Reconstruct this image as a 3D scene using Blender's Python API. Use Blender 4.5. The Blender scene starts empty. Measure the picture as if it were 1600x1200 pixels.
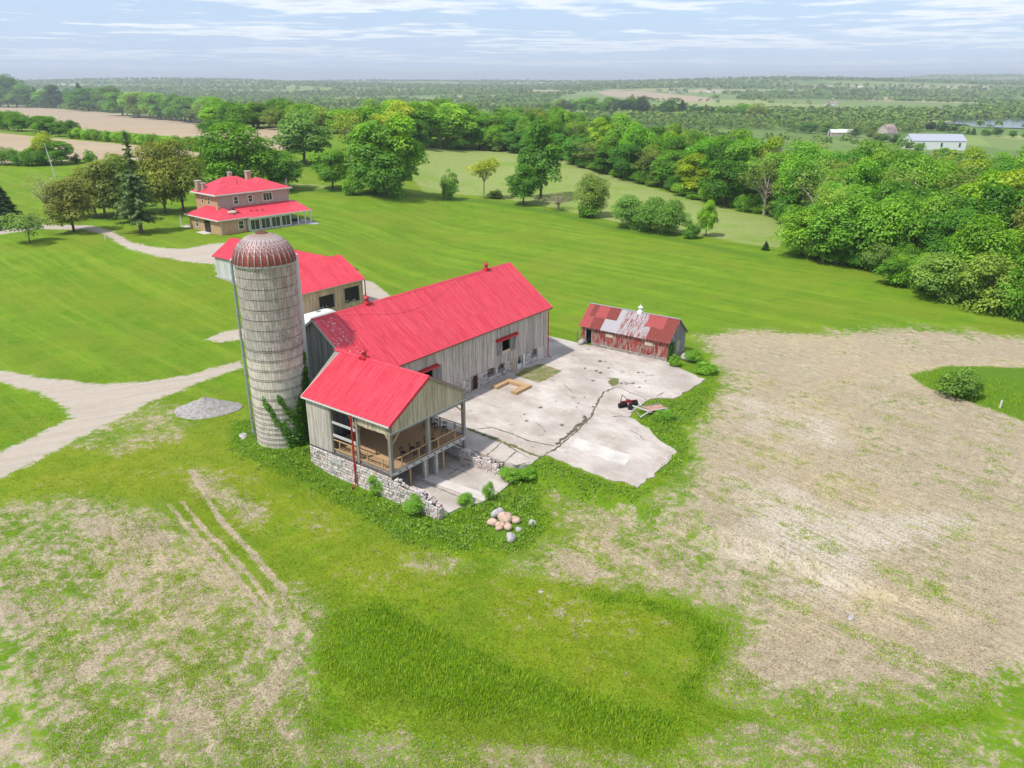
import bpy, math, random
import numpy as np
from mathutils import Vector
R = math.radians
random.seed(7)
rng = np.random.default_rng(11)
scene = bpy.context.scene
col = scene.collection

# ------------------------------------------------------------------ camera
H, F, PIT = 35.0, 1217.0, R(21.245)          # drone height, focal length in 1600-px units, pitch below the horizon
cam_d = bpy.data.cameras.new('camera')
cam_d.sensor_width = 36.0
cam_d.lens = 36.0 * F / 1600.0
cam_d.clip_start, cam_d.clip_end = 0.5, 40000
cam = bpy.data.objects.new('camera', cam_d)
cam.location = (0, 0, H)
cam.rotation_euler = (R(90) - PIT, 0, 0)
col.objects.link(cam)
scene.camera = cam

# ------------------------------------------------------------------ world, sun, exposure
SUN_EL, SUN_AZ = R(59), math.atan2(-0.80, -0.60)     # azimuth of the sun measured from +Y clockwise
sun_dir = Vector((math.cos(SUN_EL) * math.sin(SUN_AZ), math.cos(SUN_EL) * math.cos(SUN_AZ), math.sin(SUN_EL)))
world = bpy.data.worlds.new('World'); scene.world = world; world.use_nodes = True
wn, wl = world.node_tree.nodes, world.node_tree.links
wn.clear()
w_out = wn.new('ShaderNodeOutputWorld'); w_bg = wn.new('ShaderNodeBackground'); w_bg.inputs['Strength'].default_value = 0.125
sky = wn.new('ShaderNodeTexSky'); sky.sky_type = 'NISHITA'; sky.sun_disc = False
sky.sun_elevation = SUN_EL; sky.sun_rotation = SUN_AZ; sky.air_density = 1.0; sky.dust_density = 0.6; sky.ozone_density = 2.0
# a layer of flat clouds at one height above the land: direction.xy / direction.z is the place on that layer
tc = wn.new('ShaderNodeTexCoord'); sep = wn.new('ShaderNodeSeparateXYZ'); wl.new(tc.outputs['Generated'], sep.inputs[0])
def wmath(op, a, b=None, clamp=False):
    n = wn.new('ShaderNodeMath'); n.operation = op; n.use_clamp = clamp
    for i, v in enumerate((a, b)):
        if v is None: continue
        if isinstance(v, (int, float)): n.inputs[i].default_value = v
        else: wl.new(v, n.inputs[i])
    return n.outputs[0]
zc = wmath('ADD', wmath('MAXIMUM', sep.outputs['Z'], 0.0), 0.012)
cx_, cy_ = wmath('DIVIDE', sep.outputs['X'], zc), wmath('DIVIDE', sep.outputs['Y'], zc)
comb = wn.new('ShaderNodeCombineXYZ'); wl.new(cx_, comb.inputs[0]); wl.new(cy_, comb.inputs[1])
def wnoise(scale, detail, rough, off):
    mp = wn.new('ShaderNodeMapping'); mp.inputs['Location'].default_value = off; mp.inputs['Scale'].default_value = (scale, scale, 1)
    wl.new(comb.outputs[0], mp.inputs[0])
    n = wn.new('ShaderNodeTexNoise'); n.inputs['Scale'].default_value = 1.0; n.inputs['Detail'].default_value = detail
    n.inputs['Roughness'].default_value = rough; wl.new(mp.outputs[0], n.inputs['Vector']); return n.outputs['Fac']
n_big, n_small = wnoise(0.16, 3, 0.55, (3.1, 7.7, 0)), wnoise(1.0, 4, 0.55, (1.3, 2.2, 0))
cov = wmath('ADD', wmath('MULTIPLY', n_big, 1.15), wmath('MULTIPLY', n_small, 0.72))
cl_fac = wmath('MULTIPLY', wmath('SUBTRACT', cov, 0.925), 7.0, True)
cl_core = wmath('MULTIPLY', wmath('SUBTRACT', cov, 1.03), 8.0, True)
veil = wmath('MULTIPLY', wmath('SUBTRACT', wnoise(0.03, 2, 0.5, (9, 4, 0)), 0.25), 1.6, True)
def wmix(f, a, b):
    m = wn.new('ShaderNodeMixRGB')
    for s, v in ((0, f), (1, a), (2, b)):
        if isinstance(v, (tuple, float, int)): m.inputs[s].default_value = v
        else: wl.new(v, m.inputs[s])
    return m.outputs[0]
horizon = wmath('MULTIPLY', wmath('SUBTRACT', 0.34, sep.outputs['Z']), 2.4, True)
blue = wmix(wmath('MULTIPLY', horizon, 0.92), sky.outputs[0], (3.5, 4.8, 7.3, 1))
veil_c = wmix(wmath('MULTIPLY', veil, 0.5), blue, (5.5, 6.2, 7.3, 1))
low = wmath('MULTIPLY', wmath('ADD', sep.outputs['Z'], 0.004), 17.0, True)
c1 = wmix(wmath('MULTIPLY', wmath('MULTIPLY', cl_fac, low), 0.78), veil_c, (8.0, 8.2, 8.4, 1))
c2 = wmix(wmath('MULTIPLY', wmath('MULTIPLY', cl_core, low), 0.6), c1, (3.7, 4.3, 5.5, 1))
wl.new(c2, w_bg.inputs['Color']); wl.new(w_bg.outputs[0], w_out.inputs[0])
sd = bpy.data.lights.new('sun', 'SUN'); sd.energy = 3.7; sd.angle = R(2.2); sd.color = (1.0, 0.95, 0.87)
sun = bpy.data.objects.new('sun', sd); col.objects.link(sun)
sun.rotation_euler = (-sun_dir).to_track_quat('-Z', 'Y').to_euler(); sun.location = (-60, -40, 120)
vs = scene.view_settings
vs.view_transform = 'Standard'; vs.look = 'None'; vs.gamma = 1.0; vs.use_curve_mapping = False; vs.exposure = 0.24
scene.cycles.max_bounces = 6; scene.cycles.volume_bounces = 0; scene.cycles.transparent_max_bounces = 6
scene.cycles.use_denoising = True

# ------------------------------------------------------------------ helpers: objects and labels
def tag(o, label=None, cat=None, group=None, kind=None):
    for k, v in (('label', label), ('category', cat), ('group', group), ('kind', kind)):
        if v: o[k] = v
    return o
def link(o, parent=None):
    col.objects.link(o)
    if parent is not None: o.parent = parent
    return o
def empty(name, loc=(0, 0, 0), rz=0.0, parent=None):
    o = bpy.data.objects.new(name, None); o.location = loc; o.rotation_euler = (0, 0, rz); o.empty_display_size = 0.3
    return link(o, parent)
def obj(name, me, parent=None, loc=None, rot=None):
    o = bpy.data.objects.new(name, me)
    if loc is not None: o.location = loc
    if rot is not None: o.rotation_euler = rot
    return link(o, parent)
def arrays_mesh(name, verts, faces, mat, rnd=None, smooth=False):
    """verts (N,3), faces (M,k) numpy -> mesh; rnd: per-face float attribute"""
    verts = np.asarray(verts, np.float32); faces = np.asarray(faces, np.int32)
    me = bpy.data.meshes.new(name); M, k = faces.shape
    me.vertices.add(len(verts)); me.vertices.foreach_set('co', verts.ravel())
    me.loops.add(M * k); me.loops.foreach_set('vertex_index', faces.ravel())
    me.polygons.add(M); me.polygons.foreach_set('loop_start', np.arange(0, M * k, k, dtype=np.int32))
    me.polygons.foreach_set('loop_total', np.full(M, k, np.int32))
    if smooth: me.polygons.foreach_set('use_smooth', np.ones(M, bool))
    if rnd is not None:
        a = me.attributes.new('rnd', 'FLOAT', 'FACE'); a.data.foreach_set('value', np.asarray(rnd, np.float32))
    me.update(calc_edges=True)
    if mat: me.materials.append(mat)
    return me
class MB:
    def __init__(s): s.v, s.f, s.r = [], [], []
    def add(s, vs, fs, r=None):
        n = len(s.v); r = random.random() if r is None else r
        s.v += [tuple(v) for v in vs]
        for f in fs: s.f.append(tuple(i + n for i in f)); s.r.append(r)
        return s
    def box(s, x0, x1, y0, y1, z0, z1, r=None):
        return s.add([(x0, y0, z0), (x1, y0, z0), (x1, y1, z0), (x0, y1, z0), (x0, y0, z1), (x1, y0, z1), (x1, y1, z1), (x0, y1, z1)],
                     [(3, 2, 1, 0), (4, 5, 6, 7), (0, 1, 5, 4), (1, 2, 6, 5), (2, 3, 7, 6), (3, 0, 4, 7)], r)
    def bar(s, p, q, w, h=None, r=None, up=(0, 0, 1)):
        p, q = Vector(p), Vector(q); d = (q - p).normalized(); h = h or w; up = Vector(up)
        if abs(d.dot(up)) > 0.98: up = Vector((1, 0, 0))
        a = d.cross(up).normalized() * (w / 2); b = a.cross(d).normalized() * (h / 2)
        vs = [p - a - b, p + a - b, p + a + b, p - a + b, q - a - b, q + a - b, q + a + b, q - a + b]
        return s.add(vs, [(0, 1, 2, 3), (7, 6, 5, 4), (0, 4, 5, 1), (1, 5, 6, 2), (2, 6, 7, 3), (3, 7, 4, 0)], r)
    def tube(s, pts, rads, n=8, r=None, caps=True):
        pts = [Vector(p) for p in pts]; r = random.random() if r is None else r; base = len(s.v)
        for i, p in enumerate(pts):
            d = (pts[min(i + 1, len(pts) - 1)] - pts[max(i - 1, 0)]).normalized()
            up = Vector((0, 0, 1)) if abs(d.z) < 0.95 else Vector((1, 0, 0))
            a = d.cross(up).normalized(); b = a.cross(d).normalized(); rr = rads[i] if hasattr(rads, '__len__') else rads
            for k in range(n):
                t = 2 * math.pi * k / n; s.v.append(tuple(p + a * (rr * math.cos(t)) + b * (rr * math.sin(t))))
        for i in range(len(pts) - 1):
            for k in range(n):
                s.f.append((base + i * n + k, base + i * n + (k + 1) % n, base + (i + 1) * n + (k + 1) % n, base + (i + 1) * n + k)); s.r.append(r)
        if caps:
            s.f.append(tuple(base + k for k in range(n))[::-1]); s.r.append(r)
            s.f.append(tuple(base + (len(pts) - 1) * n + k for k in range(n))); s.r.append(r)
        return s
    def lathe(s, prof, n=16, r=None, c=(0, 0)):
        base = len(s.v); r = random.random() if r is None else r
        for (rad, z) in prof:
            for k in range(n):
                t = 2 * math.pi * k / n; s.v.append((c[0] + rad * math.cos(t), c[1] + rad * math.sin(t), z))
        for i in range(len(prof) - 1):
            for k in range(n):
                s.f.append((base + i * n + k, base + i * n + (k + 1) % n, base + (i + 1) * n + (k + 1) % n, base + (i + 1) * n + k)); s.r.append(r)
        s.f.append(tuple(base + (len(prof) - 1) * n + k for k in range(n))); s.r.append(r)
        s.f.append(tuple(base + k for k in range(n))[::-1]); s.r.append(r)
        return s
    def mesh(s, name, mat, smooth=False):
        me = bpy.data.meshes.new(name); me.from_pydata(s.v, [], s.f)
        a = me.attributes.new('rnd', 'FLOAT', 'FACE'); a.data.foreach_set('value', np.array(s.r, np.float32))
        if smooth:
            me.polygons.foreach_set('use_smooth', np.ones(len(s.f), bool)); me.set_sharp_from_angle(angle=R(40))
        me.materials.append(mat); return me
    def build(s, name, mat, parent=None, smooth=False, loc=None, rot=None, kind=None, label=None):
        o = obj(name, s.mesh(name, mat, smooth), parent, loc, rot); tag(o, label=label, kind=kind); return o
def copy_tree(o, parent=None):
    c = o.copy(); col.objects.link(c); c.parent = parent
    for ch in o.children: copy_tree(ch, c)
    return c

# ------------------------------------------------------------------ helpers: materials
class NT:
    def __init__(s, name):
        s.m = bpy.data.materials.new(name); s.m.use_nodes = True; s.n, s.l = s.m.node_tree.nodes, s.m.node_tree.links
        s.n.clear(); s.out = s.n.new('ShaderNodeOutputMaterial')
    def new(s, t, **kw):
        n = s.n.new(t)
        for k, v in kw.items(): setattr(n, k, v)
        return n
    def put(s, sock, v):
        if isinstance(v, (int, float)): sock.default_value = v
        elif isinstance(v, tuple): sock.default_value = v if len(v) == len(sock.default_value) else tuple(v) + (1,) * (len(sock.default_value) - len(v))
        else: s.l.new(v, sock)
    def math(s, op, a, b=None, clamp=False):
        n = s.new('ShaderNodeMath', operation=op, use_clamp=clamp); s.put(n.inputs[0], a)
        if b is not None: s.put(n.inputs[1], b)
        return n.outputs[0]
    def mix(s, f, a, b, t='MIX'):
        n = s.new('ShaderNodeMixRGB', blend_type=t); s.put(n.inputs[0], f); s.put(n.inputs[1], a); s.put(n.inputs[2], b); return n.outputs[0]
    def pos(s, kind='geo'):
        return s.new('ShaderNodeNewGeometry').outputs['Position'] if kind == 'geo' else s.new('ShaderNodeTexCoord').outputs['Object']
    def noise(s, vec, scale, detail=3, rough=0.55, sc=None, rot=0.0, loc=None):
        if sc is not None or rot or loc:
            mp = s.new('ShaderNodeMapping'); s.put(mp.inputs['Vector'], vec)
            if rot: mp.vector_type = 'TEXTURE'
            if sc is not None: mp.inputs['Scale'].default_value = tuple(1 / x for x in sc) if rot else sc
            mp.inputs['Rotation'].default_value = (0, 0, rot)
            if loc: mp.inputs['Location'].default_value = loc
            vec = mp.outputs[0]
        n = s.new('ShaderNodeTexNoise'); s.put(n.inputs['Vector'], vec); n.inputs['Scale'].default_value = scale
        n.inputs['Detail'].default_value = detail; n.inputs['Roughness'].default_value = rough; return n.outputs['Fac']
    def step(s, v, mid, k):              # soft threshold
        return s.math('ADD', s.math('MULTIPLY', s.math('SUBTRACT', v, mid), k), 0.5, True)
    def ramp(s, f, stops):
        n = s.new('ShaderNodeValToRGB'); e = n.color_ramp.elements
        while len(e) < len(stops): e.new(0.5)
        for el, (p, c) in zip(e, stops): el.position = p; el.color = tuple(c) + (1,)
        s.put(n.inputs[0], f); return n.outputs[0]
    def attr(s, name, kind='GEOMETRY'):
        return s.new('ShaderNodeAttribute', attribute_name=name, attribute_type=kind)
    def bump(s, h, strength=0.3, dist=0.05):
        n = s.new('ShaderNodeBump'); n.inputs['Strength'].default_value = strength; n.inputs['Distance'].default_value = dist
        s.l.new(h, n.inputs['Height']); return n.outputs[0]
    def finish(s, color, rough=0.8, metal=0.0, normal=None, spec=None):
        b = s.new('ShaderNodeBsdfPrincipled'); s.put(b.inputs['Base Color'], color); s.put(b.inputs['Roughness'], rough); s.put(b.inputs['Metallic'], metal)
        if spec is not None: b.inputs['Specular IOR Level'].default_value = spec
        if normal is not None: s.l.new(normal, b.inputs['Normal'])
        s.l.new(b.outputs[0], s.out.inputs[0]); return s.m
def plain(name, c, rough=0.7, metal=0.0, var=0.25, scale=3.0, spec=None, bump=0.0):
    t = NT(name); p = t.pos('obj'); n = t.noise(p, scale, 4, 0.6)
    c2 = tuple(x * (1 - var) for x in c); c3 = tuple(min(1, x * (1 + var)) for x in c)
    colr = t.ramp(n, [(0.3, c2), (0.7, c3)])
    return t.finish(colr, rough, metal, t.bump(n, bump, 0.03) if bump else None, spec)
def boards_mat(name, lo, hi, streak=0.55, tint=None):
    t = NT(name); p = t.pos('obj'); r = t.attr('rnd').outputs['Fac']
    c = t.ramp(r, [(0.0, lo), (0.55, tuple((a + b) / 2 for a, b in zip(lo, hi))), (1.0, hi)])
    n = t.noise(p, 1.0, 4, 0.65, sc=(9, 9, 0.5)); c = t.mix(streak, c, t.ramp(n, [(0.3, tuple(x * 0.36 for x in lo)), (0.68, tuple(min(1, x * 1.12) for x in hi))]))
    if tint:                             # old paint that clings in patches
        pn = t.noise(p, 1.0, 5, 0.7, sc=(3.5, 3.5, 0.9)); c = t.mix(t.step(pn, tint[1], 7), c, t.mix(r, tint[0], tuple(x * 0.62 for x in tint[0])))
    return t.finish(c, 0.92, 0, t.bump(n, 0.35, 0.02), 0.2)
def stones_mat(name, k=1.0, pale=False):
    t = NT(name); p = t.pos('obj'); r = t.attr('rnd').outputs['Fac']
    c = t.ramp(r, [(0.0, (0.12, 0.10, 0.10)), (0.2, (0.30, 0.26, 0.25)), (0.4, (0.42, 0.33, 0.29)), (0.6, (0.36, 0.34, 0.34)), (0.8, (0.55, 0.50, 0.46)), (1.0, (0.40, 0.26, 0.22))])
    if pale: c = t.ramp(r, [(0.0, (0.22, 0.19, 0.19)), (0.2, (0.50, 0.43, 0.41)), (0.4, (0.62, 0.54, 0.49)), (0.6, (0.48, 0.46, 0.46)), (0.8, (0.72, 0.66, 0.61)), (1.0, (0.56, 0.40, 0.35))])
    n = t.noise(p, 7.0, 4, 0.65); c = t.mix(0.25 if pale else 0.35, c, t.ramp(n, [(0.3, (0.18, 0.16, 0.15)), (0.7, (0.62, 0.58, 0.55))]))
    return t.finish(c, 0.95, 0, t.bump(n, 0.5, 0.04), 0.2)
def red_roof_mat(name, worn=0.0, base=(0.62, 0.024, 0.056)):
    t = NT(name); p = t.pos(); oi = t.new('ShaderNodeObjectInfo')
    n = t.noise(p, 0.35, 3, 0.6); n2 = t.noise(p, 4.0, 4, 0.65)
    c = t.mix(t.math('MULTIPLY', n, 0.75), base, tuple(min(1, b * 1.0 + 0.05) for b in base))
    c = t.mix(t.math('MULTIPLY', oi.outputs['Random'], 0.36), c, tuple(x * 0.62 for x in base))
    c = t.mix(t.math('MULTIPLY', t.step(n2, 0.62, 5), 0.22), c, (0.70, 0.17, 0.21))
    po = t.pos('obj'); va = t.new('ShaderNodeVectorMath', operation='ADD'); t.l.new(po, va.inputs[0]); cb = t.new('ShaderNodeCombineXYZ'); t.l.new(t.math('MULTIPLY', oi.outputs['Random'], 60.0), cb.inputs[0]); t.l.new(cb.outputs[0], va.inputs[1])
    sk = t.noise(va.outputs[0], 1.0, 4, 0.65, sc=(4.0, 0.35, 1)); c = t.mix(t.math('MULTIPLY', t.step(sk, 0.52, 6), 0.30), c, (0.74, 0.13, 0.17)); c = t.mix(t.math('MULTIPLY', t.step(sk, 0.44, -9), 0.25), c, (0.40, 0.018, 0.035))
    if worn: c = t.mix(t.step(t.noise(p, 3.2, 6, 0.75), 1 - worn, 14), c, (0.62, 0.50, 0.48))
    return t.finish(c, 0.48, 0, t.bump(n2, 0.08, 0.02), 0.35)
M = {}
M['red'] = red_roof_mat('red_roof_paint'); M['red_worn'] = red_roof_mat('red_roof_paint_peeling', 0.40)
M['red_trim'] = plain('red_trim', (0.42, 0.012, 0.02), 0.5, 0, 0.15)
M['dull_red'] = plain('dull_red_iron', (0.20, 0.012, 0.018), 0.7, 0, 0.4, 5)
M['barn_boards'] = boards_mat('weathered_grey_boards', (0.27, 0.245, 0.225), (0.63, 0.57, 0.515))
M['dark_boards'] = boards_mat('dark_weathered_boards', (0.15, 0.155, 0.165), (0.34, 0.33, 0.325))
M['tan_boards'] = boards_mat('tan_weathered_boards', (0.36, 0.295, 0.21), (0.66, 0.56, 0.42))
M['orange_boards'] = boards_mat('ochre_weathered_boards', (0.40, 0.29, 0.17), (0.68, 0.56, 0.38))
M['red_boards'] = boards_mat('flaking_red_boards', (0.20, 0.17, 0.155), (0.44, 0.38, 0.34), 0.5, ((0.34, 0.055, 0.04), 0.47))
M['white_boards'] = boards_mat('pale_boards', (0.45, 0.46, 0.46), (0.66, 0.66, 0.65), 0.25)
M['timber'] = boards_mat('old_grey_timber', (0.22, 0.20, 0.18), (0.38, 0.345, 0.31))
M['new_wood'] = boards_mat('new_lumber', (0.42, 0.27, 0.14), (0.58, 0.40, 0.23), 0.3)
M['deck'] = boards_mat('deck_boards', (0.42, 0.26, 0.14), (0.62, 0.42, 0.25), 0.35)
M['stones'] = stones_mat('field_stones'); M['pale_stones'] = stones_mat('pale_field_stones', pale=True)
M['grey_joint'] = plain('dark_joint_mortar', (0.22, 0.20, 0.19), 0.95, 0, 0.3, 2.5, 0.2, 0.4); M['dry_core'] = plain('dark_rubble_core', (0.10, 0.09, 0.085), 0.95, 0, 0.3, 2.5, 0.2, 0.4)
M['mortar'] = plain('lime_mortar', (0.62, 0.585, 0.55), 0.95, 0, 0.3, 2.5, 0.2, 0.4)
M['dark'] = plain('dark_interior', (0.02, 0.018, 0.016), 0.9, 0, 0.2)
M['white'] = plain('white_paint', (0.74, 0.74, 0.73), 0.5, 0, 0.06)
M['grey_metal'] = plain('galvanised_metal', (0.36, 0.40, 0.42), 0.45, 0.4, 0.2)
M['black_metal'] = plain('black_metal', (0.012, 0.012, 0.013), 0.45, 0.2, 0.2)
M['rust'] = plain('rusty_iron', (0.13, 0.045, 0.022), 0.85, 0, 0.5, 6)
M['hoop'] = plain('dark_hoop_iron', (0.07, 0.045, 0.035), 0.8, 0, 0.4, 3)
M['chimney'] = plain('pale_chimney_brick', (0.42, 0.32, 0.25), 0.9, 0, 0.25, 2); M['mauve'] = plain('mauve_grey_wall', (0.40, 0.34, 0.30), 0.9, 0, 0.12, 1.2)
M['grey_deck'] = plain('grey_deck_paint', (0.36, 0.35, 0.37), 0.7, 0, 0.15)
M['concrete_post'] = plain('concrete_post', (0.46, 0.44, 0.43), 0.9, 0, 0.2, 3, 0.2, 0.2)
def glass_mat():
    t = NT('window_glass'); return t.finish((0.03, 0.035, 0.04), 0.06, 0, None, 0.9)
M['glass'] = glass_mat()
def brick_mat(name, a, b, mort):
    t = NT(name); p = t.pos('obj'); s = t.new('ShaderNodeSeparateXYZ'); t.l.new(p, s.inputs[0])
    cb = t.new('ShaderNodeCombineXYZ'); t.l.new(t.math('ADD', s.outputs[0], s.outputs[1]), cb.inputs[0]); t.l.new(s.outputs[2], cb.inputs[1])
    k = t.new('ShaderNodeTexBrick'); t.l.new(cb.outputs[0], k.inputs['Vector']); k.inputs['Scale'].default_value = 1.0
    k.inputs['Brick Width'].default_value = 0.24; k.inputs['Row Height'].default_value = 0.08; k.inputs['Mortar Size'].default_value = 0.012
    k.inputs['Color1'].default_value = a + (1,); k.inputs['Color2'].default_value = b + (1,); k.inputs['Mortar'].default_value = mort + (1,)
    n = t.noise(p, 1.3, 4, 0.6); c = t.mix(0.35, k.outputs[0], t.ramp(n, [(0.35, a), (0.65, b)]))
    return t.finish(c, 0.9, 0, None, 0.2)
M['brick'] = brick_mat('red_brick', (0.44, 0.20, 0.11), (0.62, 0.37, 0.23), (0.56, 0.44, 0.34))
M['buff_brick'] = brick_mat('buff_brick', (0.42, 0.24, 0.13), (0.54, 0.34, 0.19), (0.48, 0.38, 0.28))
def stave_mat():
    t = NT('silo_stave_concrete'); p = t.pos('obj'); r = t.attr('rnd').outputs['Fac']
    sp = t.new('ShaderNodeSeparateXYZ'); t.l.new(p, sp.inputs[0]); z = sp.outputs[2]
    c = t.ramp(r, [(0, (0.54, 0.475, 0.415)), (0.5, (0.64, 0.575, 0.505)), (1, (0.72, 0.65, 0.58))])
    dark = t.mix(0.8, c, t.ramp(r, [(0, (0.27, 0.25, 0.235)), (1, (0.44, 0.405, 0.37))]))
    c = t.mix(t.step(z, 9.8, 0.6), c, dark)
    sn = t.noise(p, 1.0, 5, 0.7, sc=(3.2, 3.2, 0.28)); st = t.math('MULTIPLY', t.step(sn, 0.57, 6), t.step(z, 14.6, 0.22))
    c = t.mix(t.math('MULTIPLY', st, 0.75), c, (0.28, 0.13, 0.06))
    n = t.noise(p, 9, 4, 0.7); c = t.mix(0.12, c, t.ramp(n, [(0.3, (0.2, 0.18, 0.17)), (0.7, (0.7, 0.66, 0.6))]))
    return t.finish(c, 0.95, 0, t.bump(n, 0.2, 0.02), 0.2)
M['stave'] = stave_mat()
def dome_mat():
    t = NT('rusty_painted_dome'); p = t.pos('obj'); oi = t.new('ShaderNodeObjectInfo'); sp = t.new('ShaderNodeSeparateXYZ'); t.l.new(p, sp.inputs[0]); z = sp.outputs[2]
    n = t.noise(p, 1.6, 5, 0.7); n2 = t.noise(p, 7, 5, 0.75)
    base = t.ramp(n, [(0.35, (0.17, 0.035, 0.022)), (0.6, (0.30, 0.06, 0.035)), (0.75, (0.16, 0.06, 0.045))])
    base = t.mix(t.math('MULTIPLY', oi.outputs['Random'], 0.5), base, (0.12, 0.045, 0.05))
    silver = t.mix(n2, (0.26, 0.22, 0.23), (0.58, 0.55, 0.56))
    w = t.math('ADD', t.math('MULTIPLY', z, 0.10), t.math('MULTIPLY', n2, 0.9))
    c = t.mix(t.step(w, 0.64, 6), base, silver)
    c = t.mix(t.math('MULTIPLY', t.step(z, 2.45, 6), 0.7), c, t.mix(n2, (0.15, 0.08, 0.05), (0.42, 0.30, 0.22)))
    return t.finish(c, 0.6, 0.15, None, 0.4)
M['dome'] = dome_mat()
t = NT('worn_silver_rib'); p = t.pos('obj'); n = t.noise(p, 3, 4, 0.7); n2 = t.noise(p, 9, 3, 0.7); c = t.mix(t.step(n, 0.5, 5), (0.50, 0.465, 0.46), (0.24, 0.09, 0.06)); M['dome_rib'] = t.finish(t.mix(t.math('MULTIPLY', n2, 0.4), c, (0.3, 0.25, 0.27)), 0.5, 0.2)
def shed_roof_mat(name, base, silver):
    t = NT(name); p = t.pos('obj'); 
    va = t.new('ShaderNodeVectorMath', operation='ADD'); t.l.new(p, va.inputs[0]); cb = t.new('ShaderNodeCombineXYZ'); t.l.new(t.math('MULTIPLY', t.new('ShaderNodeObjectInfo').outputs['Random'], 60.0), cb.inputs[0]); t.l.new(cb.outputs[0], va.inputs[1]); p = va.outputs[0]
    n = t.noise(p, 1.0, 5, 0.7, sc=(5.5, 0.75, 1)); n2 = t.noise(p, 5, 5, 0.75, sc=(2.2, 0.5, 1))
    c = t.mix(t.step(n2, 0.5, 3), base, tuple(x * 0.55 for x in base)); c = t.mix(t.step(n, 1 - silver, 9), c, t.mix(n2, (0.28, 0.265, 0.28), (0.46, 0.45, 0.48)))
    return t.finish(c, 0.65, 0.1, None, 0.3)
M['shed_rust'] = shed_roof_mat('rusty_red_sheet', (0.26, 0.05, 0.04), 0.32)
M['shed_red'] = shed_roof_mat('faded_red_sheet', (0.44, 0.085, 0.085), 0.28)
M['shed_silver'] = shed_roof_mat('bare_silver_sheet', (0.40, 0.38, 0.40), 0.62)
M['shed_mixed'] = shed_roof_mat('half_bare_sheet', (0.28, 0.06, 0.045), 0.52)
def concrete_mat():
    t = NT('yard_concrete'); p = t.pos(); n = t.noise(p, 0.16, 4, 0.6); n2 = t.noise(p, 0.30, 5, 0.72, sc=(1.3, 0.7, 1), rot=0.65); n3 = t.noise(p, 7, 4, 0.7)
    c = t.ramp(n, [(0.34, (0.38, 0.335, 0.30)), (0.5, (0.51, 0.46, 0.415)), (0.66, (0.60, 0.55, 0.505))])
    c = t.mix(t.math('MULTIPLY', t.step(n2, 0.53, 5), 0.72), c, (0.33, 0.265, 0.215))
    c = t.mix(0.2, c, t.ramp(n3, [(0.3, (0.2, 0.18, 0.17)), (0.7, (0.62, 0.6, 0.58))]))
    c = t.mix(t.math('MULTIPLY', t.step(t.noise(p, 0.55, 6, 0.8, loc=(5, 3, 0)), 0.63, 20), 0.6), c, (0.15, 0.125, 0.11))
    return t.finish(c, 0.92, 0, t.bump(n3, 0.2, 0.02), 0.2)
M['concrete'] = concrete_mat(); M['cart_plank'] = plain('faded_pink_plank', (0.42, 0.25, 0.20), 0.9, 0, 0.4, 3)
M['pale_concrete'] = plain('new_pale_concrete', (0.54, 0.505, 0.47), 0.9, 0, 0.16, 0.5)
M['crack'] = plain('mossy_crack', (0.10, 0.088, 0.055), 0.95, 0, 0.5, 4)
M['moss'] = plain('moss_strip', (0.13, 0.14, 0.045), 0.95, 0, 0.5, 3)
M['gravel'] = plain('crushed_gravel', (0.31, 0.29, 0.28), 0.95, 0, 0.35, 3, 0.2, 0.8)
M['boulder'] = plain('pink_granite', (0.52, 0.38, 0.30), 0.9, 0, 0.3, 5, 0.2, 0.3)
M['boulder_grey'] = plain('grey_granite', (0.42, 0.40, 0.41), 0.9, 0, 0.3, 5, 0.2, 0.3)
M['bark'] = plain('bark', (0.13, 0.105, 0.085), 0.95, 0, 0.4, 3, 0.1, 0.5)
M['pale_bark'] = plain('pale_bark', (0.30, 0.26, 0.22), 0.95, 0, 0.3, 3, 0.1, 0.5)
def leaf_mat(name, by_object=True, base=(0.05, 0.11, 0.02)):
    t = NT(name); r = t.attr('rnd').outputs['Fac']
    c = t.new('ShaderNodeObjectInfo').outputs['Color'] if by_object else base + (1,)
    dark = t.mix(1.0, c, (0.52, 0.62, 0.55, 1), 'MULTIPLY'); light = t.mix(1.0, c, (1.30, 1.22, 1.1, 1), 'MULTIPLY')
    cc = t.mix(r, dark, light)
    d = t.new('ShaderNodeBsdfDiffuse'); t.put(d.inputs[0], cc); tr = t.new('ShaderNodeBsdfTranslucent'); t.put(tr.inputs[0], t.mix(1.0, cc, (1.1, 1.15, 0.6, 1), 'MULTIPLY'))
    g = t.new('ShaderNodeBsdfGlossy'); g.inputs['Roughness'].default_value = 0.5; g.inputs['Color'].default_value = (0.5, 0.55, 0.5, 1)
    m1 = t.new('ShaderNodeMixShader'); m1.inputs[0].default_value = 0.36; t.l.new(d.outputs[0], m1.inputs[1]); t.l.new(tr.outputs[0], m1.inputs[2])
    m2 = t.new('ShaderNodeMixShader'); m2.inputs[0].default_value = 0.03; t.l.new(m1.outputs[0], m2.inputs[1]); t.l.new(g.outputs[0], m2.inputs[2])
    t.l.new(m2.outputs[0], t.out.inputs[0]); return t.m
M['leaf'] = leaf_mat('foliage')

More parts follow.
